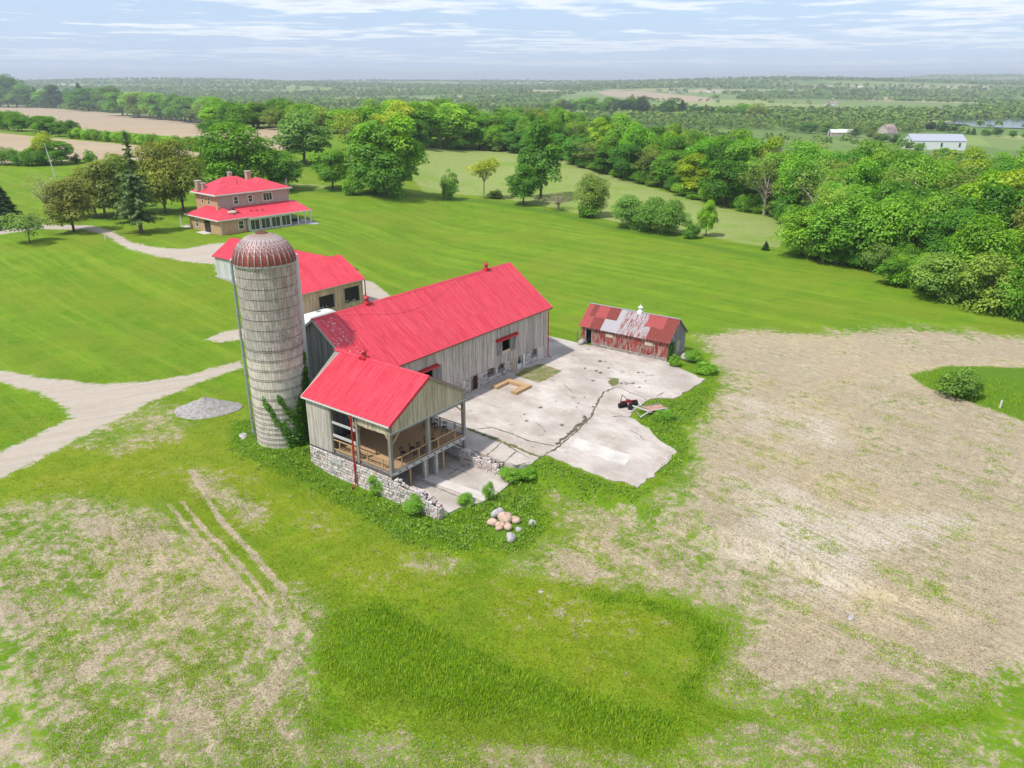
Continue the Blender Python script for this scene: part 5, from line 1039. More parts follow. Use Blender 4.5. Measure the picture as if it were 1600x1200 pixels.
# ------------------------------------------------------------------ farm implements and small things
X, Y = Gz(981, 636, 0.1); hr = empty('disc_harrow', (X, Y, 0.1), R(12)); hr.scale = (0.85, 0.85, 0.85); tag(hr, 'red disc harrow with black disc gangs resting on the concrete yard', 'harrow')
disc = MB().lathe([(0.02, -0.05), (0.20, -0.03), (0.30, 0.02), (0.31, 0.03), (0.2, -0.01), (0.02, -0.03)], 16).mesh('disc', M['black_metal'])
def gang(cx, cy, a, n):
    g = MB(); L = n * 0.2; dx, dy = math.cos(a), math.sin(a); g.tube([(cx - dx * L / 2, cy - dy * L / 2, 0.31), (cx + dx * L / 2, cy + dy * L / 2, 0.31)], 0.035, 6); g.bar((cx - dx * L / 2, cy - dy * L / 2, 0.68), (cx + dx * L / 2, cy + dy * L / 2, 0.68), 0.09); g.bar((cx - dx * L / 3, cy - dy * L / 3, 0.31), (cx - dx * L / 3, cy - dy * L / 3, 0.68), 0.05); g.bar((cx + dx * L / 3, cy + dy * L / 3, 0.31), (cx + dx * L / 3, cy + dy * L / 3, 0.68), 0.05)
    o = g.build('disc_gang', M['black_metal'], hr)
    for k in range(n): t = (k - (n - 1) / 2) * 0.2; obj('disc', disc, o, (cx + dx * t, cy + dy * t, 0.31), (R(90), 0, a + R(90)))
gang(-0.75, 0.0, R(10), 7); gang(0.85, 0.25, R(20), 7); gang(0.1, -0.75, R(48), 5)
fr = MB(); fr.bar((-1.1, 0.05, 0.76), (1.3, 0.4, 0.76), 0.12); fr.bar((-0.3, 0.1, 0.78), (0.1, -0.7, 0.78), 0.10); fr.bar((0.5, 0.3, 0.78), (0.1, -0.7, 0.78), 0.10); fr.bar((-0.3, 0.1, 0.8), (0.1, 0.8, 0.8), 0.1); fr.bar((0.5, 0.3, 0.8), (0.1, 0.8, 0.8), 0.1); fr.box(-0.1, 0.35, 0.0, 0.35, 0.72, 0.98); fr.build('frame', M['dull_red'], hr)
hm = MB(); hm.bar((-0.9, 0.5, 0.7), (-0.6, 0.75, 1.55), 0.07); hm.bar((-0.6, 0.75, 1.55), (0.1, 0.45, 0.85), 0.06); hm.bar((-0.9, 0.5, 0.7), (-0.1, 0.3, 0.8), 0.06); hm.build('hitch_mast', M['black_metal'], hr)
X, Y = Gz(1014, 643, 0.1); cart = empty('farm_cart', (X, Y, 0.12), R(22)); tag(cart, 'derelict low wooden cart with pinkish bed and pale drawbar poles in the weeds', 'cart')
for k in range(7): MB().box(-0.6 + 0.0, 1.9, -0.75 + k * 0.21, -0.75 + k * 0.21 + 0.19, 0.28, 0.34).build('bed_plank', M['cart_plank'], cart)
MB().box(-0.65, 1.95, -0.84, -0.78, 0.2, 0.48).build('side_board', M['white_boards'], cart); MB().box(-0.65, 1.95, 0.74, 0.8, 0.2, 0.44).build('side_board', M['timber'], cart)
MB().bar((-0.6, -0.8, 0.3), (-1.9, -1.3, 0.1), 0.12).build('drawbar_pole', M['white_boards'], cart); MB().bar((-0.5, -0.6, 0.35), (-1.5, 1.1, 0.5), 0.12).build('drawbar_pole', M['white_boards'], cart); MB().bar((-1.9, -1.3, 0.1), (-1.5, 0.9, 0.2), 0.08).build('drawbar_pole', M['timber'], cart)
for sx in (0.1, 1.3):
    for sy in (-0.9, 0.86): MB().tube([(sx, sy - 0.05, 0.22), (sx, sy + 0.05, 0.22)], 0.24, 12).build('wheel', M['rust'], cart)
def stake(px, py, h, w, mat, label, cat, name, lean=0):
    P = G1(px, py); o = MB().box(-w / 2, w / 2, -w / 2, w / 2, -0.2, h).build(name, M[mat], None, loc=tuple(P), rot=(0, lean, 0)); tag(o, label, cat)
stake(1562, 638, 1.0, 0.14, 'white', 'short white marker stake in the green patch of the stubble field', 'stake', 'marker_stake', 0.06); stake(165, 376, 1.1, 0.18, 'white_boards', 'pale garden post on the lawn beside the curving drive', 'post', 'garden_post')
P = G1(87, 277); up_ = MB().tube([(0, 0, -0.5), (-1.4, 0, 10.5)], [0.17, 0.11], 8).build('utility_pole', M['white_boards'], None, loc=tuple(P)); tag(up_, 'leaning pale wooden utility pole in the grass behind the garden trees', 'utility pole')
P = G1(57, 166); pl = MB().tube([(0, 0, -0.5), (-0.8, 0, 15)], [0.25, 0.16], 8).build('utility_pole', M['white_boards'], None, loc=tuple(P)); tag(pl, 'distant utility pole at the far edge of the ploughed field', 'utility pole')

# ---- bar stools on the deck
def stool(label_i, x, y, rz):
    w = bw(x, y); o = empty('bar_stool', (w[0], w[1], DZ + 0.006), rz); tag(o, label_i, 'bar stool', 'black metal bar stools on the pavilion deck')
    MB().box(-0.21, 0.21, -0.21, 0.21, 0.72, 0.77).build('seat', M['black_metal'], o)
    for sx in (-1, 1):
        for sy in (-1, 1): MB().bar((sx * 0.24, sy * 0.24, 0), (sx * 0.18, sy * 0.18, 0.73), 0.04).build('leg', M['black_metal'], o)
    fr_ = MB()
    for a, b in (((-.22, -.22), (.22, -.22)), ((.22, -.22), (.22, .22)), ((.22, .22), (-.22, .22)), ((-.22, .22), (-.22, -.22))): fr_.bar((*a, 0.28), (*b, 0.28), 0.03)
    fr_.build('footrest', M['black_metal'], o); bk = MB(); bk.bar((-.2, .2, .76), (-.2, .26, 1.2), .035); bk.bar((.2, .2, .76), (.2, .26, 1.2), .035); bk.bar((-.21, .25, 1.16), (.21, .25, 1.16), .03, .10); bk.bar((-.2, .235, .98), (.2, .235, .98), .03, .06); bk.build('backrest', M['black_metal'], o)
lab = ['black bar stool by the front railing nearest the ruined stone wall', 'black bar stool by the front railing left of the middle post', 'black bar stool touching the front rail beside the middle post', 'black bar stool just right of the middle post', 'black bar stool at the front rail right of the middle post', 'black bar stool by the yard side railing nearest the barn wall', 'black bar stool in the middle of the yard side railing', 'black bar stool at the yard side railing before the corner post']
for lb, (x, y, a) in zip(lab, [(8.5, -36.1, 3.3), (8.5, -34.9, 3.6), (9.0, -34.4, 3.0), (8.6, -32.9, 3.4), (8.8, -32.2, 3.1), (5.2, -29.5, 1.2), (6.4, -29.4, 1.6), (7.7, -29.4, 1.9)]): stool(lb, x, y, a + RZ - R(90))

# ------------------------------------------------------------------ far buildings
M['far_roof'] = plain('pale_blue_steel_roof', (0.40, 0.42, 0.50), 0.5, 0.1, 0.08); M['far_white'] = plain('white_steel_siding', (0.66, 0.68, 0.70), 0.6, 0, 0.05); M['old_roof'] = plain('old_tin_roof', (0.34, 0.25, 0.24), 0.7, 0, 0.35, 0.4)
def far_barn(name, px, py, wpx, rot, ratio, eave, ridge, wall, roof_, label, gambrel=False, windows=0):
    P = G1(px, py); L = wpx * depth(P) / F; W_ = L * ratio; o = empty(name, tuple(P), R(rot)); tag(o, label, 'barn' if 'barn' in name else 'house' if 'house' in name else 'shed')
    MB().box(-L / 2, L / 2, -W_ / 2, W_ / 2, -1.5, eave).build('walls', wall, o); e = 0.4
    prof = [(-W_ / 2 - e, eave), (0, ridge), (W_ / 2 + e, eave)] if not gambrel else [(-W_ / 2 - e, eave), (-W_ * 0.3, eave + (ridge - eave) * 0.66), (0, ridge), (W_ * 0.3, eave + (ridge - eave) * 0.66), (W_ / 2 + e, eave)]
    for sx in (-1, 1): MB().add([(sx * (L / 2 - .01), y, z - .12) for y, z in prof], [tuple(range(len(prof)))[::-sx]]).build('gable_end', wall, o)
    m = MB()
    for (y0, z0), (y1, z1) in zip(prof[:-1], prof[1:]): roof_slab(m, (-L / 2 - e, y0, z0), (L / 2 + e, y0, z0), (L / 2 + e, y1, z1), (-L / 2 - e, y1, z1), 0.1)
    m.build('roof', roof_, o)
    for k in range(windows): xx = -L / 2 + L * (k + 0.6) / windows; MB().box(xx, xx + min(1.4, L / windows * 0.5), -W_ / 2 - 0.06, -W_ / 2 + 0.02, eave * 0.35, eave * 0.8).build('window', M['glass'], o)
    MB().box(-L / 2 - 0.06, -L / 2 + 0.02, -1.6, 0.9, 0.0, eave * 0.85).build('door', M['dark'], o)
    return o
far_barn('machine_barn', 1457, 233, 78, -8, 0.6, 7.0, 11.5, M['far_white'], M['far_roof'], 'large white steel barn with pale blue grey roof beyond the wood', windows=3)
far_barn('old_barn', 1384, 220, 26, 35, 0.72, 7.5, 15, M['barn_boards'], M['old_roof'], 'old grey barn with rusty curved roof beside the white steel barn', True)
far_barn('low_shed', 1313, 213, 36, 4, 0.4, 4.0, 7.0, M['barn_boards'], M['far_white'], 'long low shed with white roof above the wood')
far_barn('hay_barn', 1159, 188, 19, 60, 0.8, 5, 9.5, M['barn_boards'], M['far_white'], 'small barn with bright white roof behind the tree tops', True)
far_barn('farm_house', 908, 172, 16, 10, 0.6, 5, 8, M['far_white'], M['old_roof'], 'pale farmhouse on a green clearing in the valley', windows=3); far_barn('low_shed', 922, 172, 8, 0, 0.7, 3, 5, M['far_white'], M['far_roof'], 'small outbuilding beside the valley farmhouse')
far_barn('bungalow_house', 119, 165, 30, -20, 0.7, 3.2, 6.2, M['mauve'], M['old_roof'], 'grey hipped bungalow at the edge of the ploughed field', windows=4); far_barn('bungalow_house', 20, 160, 26, 5, 0.6, 3, 5.5, M['mauve'], M['old_roof'], 'low brown bungalow beside the distant utility pole', windows=3); far_barn('bungalow_house', 86, 165, 18, 10, 0.7, 2.8, 5, M['brick'], M['old_roof'], 'small brick bungalow between the field edge trees', windows=2)
far_barn('long_barn', 118, 137, 22, 5, 0.4, 7, 11, M['far_white'], M['far_white'], 'long white barn far behind the field edge houses'); far_barn('long_barn', 95, 135, 16, 5, 0.4, 7, 11, M['far_white'], M['far_white'], 'shorter white barn on the far ridge beside the long one')
far_barn('farm_house', 1298, 165, 17, 10, 0.5, 5, 9, M['far_white'], M['old_roof'], 'pale farm building by the far green meadow', windows=2)
k_ = 0
for (x, y, w) in ((352, 138, 5), (600, 133, 6), (810, 131, 5), (845, 130, 4), (1050, 146, 8), (1065, 145, 6), (1108, 144, 9), (1240, 145, 9), (1254, 146, 6), (1225, 146, 7), (1345, 138, 9), (1470, 174, 7), (1120, 160, 6), (1345, 140, 5), (1540, 147, 6), (1350, 147, 5)):
    far_barn('valley_house', x, y, w, random.uniform(-40, 40), 0.6, 5, 8, M['far_white'], random.choice((M['old_roof'], M['far_roof'], M['far_white'])), 'tiny pale house scattered across the distant valley')['group'] = 'tiny houses across the valley'

# ------------------------------------------------------------------ trees
def leaf_quads(P, N, size, rg, aspect=0.75):
    """kite-shaped leaf clumps at points P facing N"""
    n = len(P); N = N / np.maximum(np.linalg.norm(N, axis=1, keepdims=True), 1e-6)
    t = np.cross(N, rg.normal(size=(n, 3))); t /= np.maximum(np.linalg.norm(t, axis=1, keepdims=True), 1e-6); b = np.cross(N, t)
    s = (size * rg.uniform(0.6, 1.35, n))[:, None]; bend = N * s * 0.25
    v = np.stack([P - t * s, P - b * s * aspect * rg.uniform(.6, 1.1, (n, 1)) + bend, P + t * s, P + b * s * aspect * rg.uniform(.6, 1.1, (n, 1)) + bend], 1).reshape(-1, 3)
    return v, np.arange(4 * n).reshape(n, 4)
def sph(n, rg):
    d = rg.normal(size=(n, 3)); return d / np.linalg.norm(d, axis=1, keepdims=True)
def trunk_mesh(name, h, r, limbs, mat, fork=None):
    mb = MB(); mb.tube([(0, 0, -0.3), (0, 0, h * 0.12), (0.02 * h, 0, h * 0.5), (0.0, 0.02 * h, h)], [r * 1.35, r, r * 0.7, r * 0.25], 7)
    for (z0, q, rr) in limbs:
        q = Vector(q); p = Vector((0.01 * h, 0, z0)); m = p.lerp(q, 0.5) + Vector((0, 0, 0.08 * (q - p).length)); mb.tube([p, m, q], [rr, rr * 0.65, rr * 0.2], 5)
    return mb.mesh(name, mat)
def broadleaf(seed, h=12.0, w=10.0, cb=0.07, nl=34, nleaf=9500, size=0.27, lobe=0.23, bias=0.25, limbs=9, mat='bark', top=0.0, flat=0.8, jit=0.5, r=None):
    rg = np.random.default_rng(seed); zc = h * (cb + 1) / 2; ez, ex = h * (1 - cb) / 2, w / 2
    d = sph(nl, rg); d[:, 2] = np.clip(d[:, 2] + bias * 0.4, -1, 1); fr = rg.uniform(0.45, 0.84, nl) ** 0.8
    c = np.stack([d[:, 0] * ex * fr, d[:, 1] * ex * fr, zc + d[:, 2] * ez * fr], 1)
    if top: k = 1 - top * np.clip((c[:, 2] - zc) / ez, -1, 1); c[:, 0] *= k; c[:, 1] *= k
    c += rg.normal(size=c.shape) * 0.055 * w
    lr = w * lobe * rg.uniform(0.4, 1.3, nl); wgt = lr ** 2; pick = rg.choice(nl, nleaf, p=wgt / wgt.sum())
    dd = sph(nleaf, rg); dd[:, 2] = np.where(dd[:, 2] < -0.35, -dd[:, 2], dd[:, 2]); rr = rg.uniform(0.35, 1.05, nleaf) ** 0.45
    P = c[pick] + dd * (lr[pick] * rr)[:, None] * np.array([1, 1, flat]); P[:, 2] = np.maximum(P[:, 2], 0.15)
    N = dd * np.array([1, 1, 1.2]) + sph(nleaf, rg) * jit + np.array([-0.12, -0.1, 0.6])
    v, f = leaf_quads(P, N, size, rg); rnd = np.clip(0.5 + 0.30 * rg.normal(size=nl)[pick] * 0.8 + 0.16 * rg.normal(size=nleaf), 0, 1)
    ordr = rg.permutation(nl)[:limbs]; lb = [(h * rg.uniform(max(cb * 0.8, 0.08), 0.55), c[i] * 0.97, 0.022 * h * 0.45) for i in ordr]
    return trunk_mesh('trunk', h * 0.82, r or 0.021 * h, lb, M[mat]), arrays_mesh('crown', v, f, M['leaf'], rnd)
def conifer(seed, h=14.0, w=7.0, cb=0.10, n=46, per=9, size=0.33, gap=0.0, curve=0.9, topthin=0.0):
    rg = np.random.default_rng(seed); P, N, rn, lb = [], [], [], []
    for i in range(n):
        f_ = i / n; z = h * (cb + (1 - cb) * f_); R0 = w / 2 * (1 - f_) ** curve * (1 - topthin * (f_ > 0.55)) + 0.12
        for k in range(per if f_ < 0.8 else max(4, per // 2)):
            if rg.random() < gap: continue
            a = rg.uniform(0, 6.283); L = R0 * rg.uniform(0.65, 1.1); m = max(3, int(L / (size * 0.42))); br = rg.normal() * 0.16
            for q in range(m):
                t = (q + 0.5) / m; c = np.array([math.cos(a) * L * t, math.sin(a) * L * t, z - 0.30 * L * t + 0.16 * L * t * t])
                for _ in range(2): P.append(c + rg.normal(size=3) * np.array([.10, .10, .05]) * L * 0.6); N.append(np.array([math.cos(a) * 0.5, math.sin(a) * 0.5, 1.0]) + rg.normal(size=3) * 0.4); rn.append(0.45 + br + 0.28 * (t - 0.5) + rg.normal() * 0.1)
            if i % 5 == 0 and k < 3: lb.append((z, (math.cos(a) * L * .8, math.sin(a) * L * .8, z - 0.2 * L), 0.05))
    v, f = leaf_quads(np.array(P), np.array(N), size, rg, 0.5)
    return trunk_mesh('trunk', h * 0.97, 0.018 * h, lb, M['bark']), arrays_mesh('crown', v, f, M['leaf'], np.clip(rn, 0, 1))
PROTO = {
    'round_a': (broadleaf(1, 12, 10.5), 12, 10.5), 'round_b': (broadleaf(2, 12, 9.5, 0.05, 44, 9500), 12, 9.5), 'round_c': (broadleaf(3, 12, 11.5, 0.08, 34, 9500, 0.28, 0.26), 12, 11.5),
    'tall_a': (broadleaf(4, 15, 8.5, 0.05, 48, 9500, 0.28, 0.25, top=0.25), 15, 8.5), 'tall_b': (broadleaf(5, 15, 8.0, 0.1, 40, 8500, 0.28, 0.27), 15, 8.0), 'tall_c': (broadleaf(15, 14, 9.5, 0.04, 50, 9500, 0.28, 0.22, top=0.15), 14, 9.5),
    'airy_a': (broadleaf(6, 13, 9.5, 0.25, 40, 2300, 0.24, 0.20, limbs=24, mat='pale_bark', jit=1.0), 13, 9.5), 'airy_b': (broadleaf(7, 14, 9, 0.3, 44, 2700, 0.24, 0.2, limbs=30, mat='pale_bark', jit=1.0), 14, 9),
    'bare': (broadleaf(8, 12, 9, 0.3, 46, 700, 0.18, 0.22, limbs=44, mat='pale_bark', jit=1.2), 12, 9),
    'low_a': (broadleaf(9, 6, 8.5, 0.02, 34, 7500, 0.18, 0.22, limbs=5, r=0.09), 6, 8.5), 'low_b': (broadleaf(10, 5, 6, 0.0, 26, 3600, 0.20, 0.25, limbs=5, r=0.08), 5, 6), 'low_c': (broadleaf(16, 5, 9, 0.0, 36, 6500, 0.18, 0.2, limbs=5, r=0.08), 5, 9),
    'garden': (broadleaf(11, 12, 8.5, -0.03, 56, 8500, 0.24, 0.2, top=0.32, limbs=8), 12, 8.5), 'maple': (broadleaf(12, 14, 12.5, 0.04, 62, 10500, 0.28, 0.2, limbs=12), 14, 12.5),
    'apple': (broadleaf(13, 5.5, 6.5, 0.25, 30, 2600, 0.18, 0.2, limbs=16), 5.5, 6.5), 'willow': (broadleaf(14, 9, 8.5, 0.52, 26, 2600, 0.2, 0.17, limbs=18, mat='pale_bark', flat=0.7), 9, 8.5),
    'spruce': (conifer(1, 13, 7.5), 13, 7.5), 'pine': (conifer(2, 17, 8.5, 0.14, 38, 7, 0.36, 0.28, 0.75, 0.45), 17, 8.5), 'cedar': (conifer(3, 14, 5, 0.05, 46, 8, 0.28), 14, 5)}
KL = 1.6
def tree(proto, P, h, w, colr, name, label, cat='tree', group=None, rz=None):
    (tm, cm), ph, pw_ = PROTO[proto]; o = empty(name, (float(P[0]), float(P[1]), float(P[2])), random.uniform(0, 6.28) if rz is None else rz)
    o.scale = (w / pw_, w / pw_, h / ph); tag(o, label, cat, group)
    t = obj('trunk' if cat == 'tree' else 'stem', tm, o); c = obj('crown' if cat == 'tree' else 'foliage', cm, o); c.color = (*[min(1.0, float(x) * KL) for x in colr], 1); return o
def tpx(proto, px, py, top, wpx, colr, name, label, cat='tree', group=None, rz=None):
    """a tree whose foot is at the pixel (px, py), whose top shows at row top and whose crown is wpx wide"""
    P = G1(px, py); dd = depth(P); cs = math.cos(PIT - math.atan((600 - (py + top) / 2) / F)); h = (py - top) * dd / F / max(cs, .6) * 0.97; tree(proto, P, h, wpx * dd / F * (1.18 if proto in ('garden', 'maple', 'pine', 'bare') else 1.06), colr, name, label, cat, group, rz)
DG, MG, BG_, YG, OL, BR, GR, DK = (0.078, 0.190, 0.018), (0.125, 0.262, 0.022), (0.180, 0.330, 0.026), (0.285, 0.350, 0.024), (0.165, 0.225, 0.034), (0.25, 0.19, 0.08), (0.30, 0.27, 0.18), (0.042, 0.100, 0.036)
_k = lambda c: tuple(min(1, x * 1.45) for x in c)
T = tpx
T('apple', 47, 380, 334, 58, (0.174, 0.261, 0.065), 'apple_tree', 'low spreading apple tree on the lawn beside the drive'); T('spruce', 10, 345, 287, 46, DK, 'spruce_tree', 'dark blue green spruce behind the apple tree'); T('spruce', -22, 360, 300, 50, DK, 'spruce_tree', 'second dark spruce half hidden behind the apple tree')
T('garden', 116, 363, 277, 56, (0.181, 0.196, 0.043), 'maple_tree', 'olive brown dense tree with short trunk at the drive bend'); T('bare', 82, 347, 274, 58, GR, 'bare_tree', 'grey tree just coming into leaf behind the olive brown tree'); T('garden', 128, 340, 268, 40, OL, 'maple_tree', 'olive tree peeking over the drive bend tree')
for k, (x, y, t, w, c) in enumerate([(165, 341, 252, 50, (0.174, 0.210, 0.043)), (185, 338, 245, 48, (0.167, 0.232, 0.043)), (150, 337, 262, 40, (0.189, 0.203, 0.043)), (200, 333, 240, 44, OL)]): T('garden', x, y, t, w, c, 'maple_tree', 'olive green tree in the close row behind the tall larch', group='row of garden trees behind the larch')
T('pine', 221, 364, 206, 60, (0.109, 0.167, 0.065), 'larch_tree', 'tall ragged conifer with sparse pointed top on the lawn before the house')
T('maple', 259, 334, 232, 62, (0.196, 0.217, 0.032), 'maple_tree', 'big olive maple with forked trunk left of the house'); T('maple', 287, 330, 228, 62, (0.181, 0.232, 0.032), 'maple_tree', 'big olive green maple touching the house verandah')
T('maple', 380, 300, 202, 96, MG, 'maple_tree', 'broad bright green maple rising behind the house roof'); T('round_b', 442, 298, 245, 56, DG, 'broadleaf_tree', 'dark rounded tree at the back corner of the house'); T('round_a', 335, 285, 222, 60, MG, 'broadleaf_tree', 'green tree behind the house chimney')
T('round_b', 476, 256, 186, 76, (0.123, 0.232, 0.051), 'broadleaf_tree', 'rounded tree with pale trunks alone by the ploughed field'); T('airy_a', 548, 262, 172, 46, (0.232, 0.290, 0.043), 'broadleaf_tree', 'tall thin tree with visible trunk behind the big clump')
T('round_a', 520, 295, 233, 54, MG, 'broadleaf_tree', 'medium green tree at the house side of the big clump'); T('tall_c', 585, 302, 186, 66, MG, 'broadleaf_tree', 'tall bright green tree at the heart of the big clump'); T('tall_a', 625, 303, 180, 60, BG_, 'broadleaf_tree', 'tallest yellow green tree of the big clump by the hay field'); T('low_a', 600, 306, 246, 84, DG, 'shrub', 'wide dark shrub at the foot of the big clump', 'shrub'); T('low_b', 551, 304, 276, 30, MG, 'shrub', 'small shrub at the lawn edge beside the big clump', 'shrub')
T('low_b', 704, 311, 268, 27, MG, 'broadleaf_tree', 'small upright tree on the lawn edge left of the willow'); T('willow', 756, 311, 252, 48, (0.304, 0.341, 0.029), 'willow_tree', 'yellow crowned willow with forked bare trunk on the lawn edge'); T('low_b', 774, 310, 297, 24, OL, 'shrub', 'tiny shrub at the willow foot', 'shrub')
T('tall_a', 845, 312, 186, 52, DG, 'broadleaf_tree', 'tall dark green tree standing alone before the hay field'); T('round_b', 818, 320, 264, 44, DG, 'broadleaf_tree', 'leaning dark side tree joined to the tall dark tree'); T('bare', 872, 328, 303, 48, (0.290, 0.261, 0.145), 'shrub', 'grey brown brush beside the tall dark tree', 'shrub')
T('round_c', 927, 338, 279, 44, (0.160, 0.232, 0.041), 'broadleaf_tree', 'lopsided light green tree on the lawn edge'); T('low_b', 921, 339, 312, 36, MG, 'shrub', 'bush at the foot of the lopsided light tree', 'shrub')
for k, (x, w) in enumerate(((985, 56), (1015, 60), (1044, 54))): T('low_a', x, 355 + k * 5, 312 + k * 4, w, (0.123, 0.239, 0.041), 'shrub', 'one of three merged bushes forming a rounded thicket on the lawn edge', 'shrub', 'rounded thicket on the lawn edge')
T('low_b', 1077, 372, 344, 28, DG, 'shrub', 'small dark bush between thicket and slim tree', 'shrub'); T('round_b', 1103, 369, 319, 28, BG_, 'broadleaf_tree', 'slim bright sapling at the lawn edge'); T('spruce', 1196, 391, 376, 13, DK, 'spruce_tree', 'tiny dark spruce seedling in the grass by the wood corner')
T('low_b', 1395, 446, 399, 54, MG, 'shrub', 'round solitary bush at the mown path opening', 'shrub')
T('low_b', 1502, 620, 577, 66, (0.145, 0.246, 0.043), 'shrub', 'loose weedy bush in the green patch of the stubble field', 'shrub')
# ---- the wood beyond the hay field and down the right side
WG = 'trees of the wood beyond the hay field'
KINDS = [('round_a', DG, 'deep green broadleaf tree in the wood beyond the hay field'), ('round_b', MG, 'mid green broadleaf tree in the wood beyond the hay field'), ('round_c', BG_, 'bright green broadleaf tree in the wood beyond the hay field'), ('tall_a', MG, 'mid green broadleaf tree in the wood beyond the hay field'), ('tall_b', (0.235, 0.325, 0.024), 'yellow green broadleaf tree in the wood beyond the hay field'), ('tall_c', DG, 'deep green broadleaf tree in the wood beyond the hay field'),
         ('airy_a', OL, 'thin olive tree just leafing out in the wood'), ('airy_b', (0.185, 0.225, 0.045), 'thin olive tree just leafing out in the wood'), ('bare', GR, 'grey nearly bare tree in the wood'), ('spruce', DK, 'dark spruce among the trees of the wood')]
def scatter(P, sp, rg, tries=9000):
    b0, b1 = P.min(0), P.max(0); c = rg.uniform(b0, b1, (tries, 2)); c = c[inside(P, c[:, 0], c[:, 1])]; out = []
    for p in c:
        if all((p[0] - q[0]) ** 2 + (p[1] - q[1]) ** 2 > sp * sp for q in out): out.append(p)
    return out
edge = G([560, 650, 740, 800, 870, 950, 1040, 1150, 1222, 1240], [236, 232, 234, 238, 249, 273, 297, 328, 342, 356])[:, :2]
edge2 = G([1240, 1300, 1345, 1420, 1480, 1560, 1640, 1800], [396, 412, 420, 436, 455, 480, 505, 545])[:, :2]
far1 = [(p[0] + 14, p[1] + 66) for p in edge[::-1][2:]]
woodA = np.array(list(edge) + [(130, 255), (160, 330)] + far1)
woodB = np.array([edge[-1]] + list(edge2) + [(175, 160), (215, 235), (235, 330), (165, 335), (132, 255), edge[-2]])
rgw = np.random.default_rng(5); cnt = 0
def nearest_edge(p, E): return segdist(E, np.array([p[0]]), np.array([p[1]]), False)[0]
for wood, E_, sp in ((woodA, edge, 8.6), (woodB, edge2, 8.3)):
    for p in scatter(wood, sp, rgw):
        de = nearest_edge(p, E_); k = rgw.choice(10, p=[.15, .15, .14, .12, .09, .12, .08, .07, .05, .03]) if wood is woodA else rgw.choice(10, p=[.20, .17, .15, .10, .06, .14, .06, .05, .04, .03])
        pr, c, lb = KINDS[k]; h = rgw.uniform(13, 18.5) * (0.72 if p[1] > 235 and p[0] > 95 else 1.0) * (0.75 if de < 8 else 1.0); w = rgw.uniform(9.5, 13) * (0.9 if pr.startswith('tall') else 1.0)
        if pr == 'spruce': w = rgw.uniform(5, 7)
        c = tuple(np.clip(np.array(c) * rgw.uniform(0.84, 1.15) * np.array([rgw.uniform(.82, 1.06), 1, rgw.uniform(.8, 1.2)]), 0, 1))
        lb = lb.replace(' in the wood beyond the hay field', '').replace(' in the wood', '').replace(' among the trees of the wood', '') + ((' on the hay field edge of the wood' if p[0] < 40 else ' at the wood edge near the lawn corner') if wood is woodA and de < 13 else (' inside the wood behind the hay field' if p[0] < 40 else ' inside the wood behind the lawn corner') if wood is woodA else ' along the lawn edge of the wood' if de < 14 else ' inside the wood towards the white steel barn' if p[1] > 215 else ' inside the wood behind the round bush')
        tree(pr, (p[0], p[1], float(terr(*p))), h, w, c, {'s': 'spruce_tree', 'b': 'bare_tree'}.get(pr[0], 'woodland_tree'), lb, 'tree', WG); cnt += 1
sc_ = 0
for E_, n, hh_ in ((edge, 46, (2.6, 5.0)), (edge2[:-1], 26, (2.6, 5.5))):     # shrubs along the wood's edge
    L_ = np.concatenate([[0], np.cumsum(np.hypot(*np.diff(E_, axis=0).T))])
    for k in range(n):
        s = (k + rgw.uniform(0, .8)) / n * L_[-1]; x = np.interp(s, L_, E_[:, 0]) + rgw.uniform(-1, 2); y = np.interp(s, L_, E_[:, 1]) + rgw.uniform(0, 4)
        tree(('low_a', 'low_b', 'low_c')[k % 3], (x, y, float(terr(x, y))), rgw.uniform(*hh_), rgw.uniform(5, 9), (DG, MG, BG_, (0.145, 0.232, 0.043))[rgw.integers(4)], 'shrub', 'leafy shrub along the ' + ('hay field edge' if E_ is edge else 'lawn edge') + ' of the wood' + (' before the tall crest trees' if x < 5 and E_ is edge else ''), 'shrub', 'shrubs along the wood edge')
for (x, y, t, w, c, lb) in ((1250, 400, 330, 62, BG_, 'bright green bushy tree at the corner of the wood'), (1285, 410, 285, 56, (0.217, 0.319, 0.043), 'thin tree with pale forked trunk at the corner of the wood')): T('round_c' if y < 405 else 'airy_a', x, y, t, w, c, 'broadleaf_tree', lb)
for (x, y, t, w, c) in ((1470, 467, 405, 90, (0.160, 0.261, 0.043)), (1540, 486, 410, 90, (0.189, 0.275, 0.043)), (1595, 498, 400, 80, MG), (1440, 452, 408, 50, MG)): T('low_a', x, y, t, w, c, 'shrub', 'large rounded bush at the lower edge of the wood', 'shrub', 'large bushes at the lower wood edge')
print('wood trees', cnt)
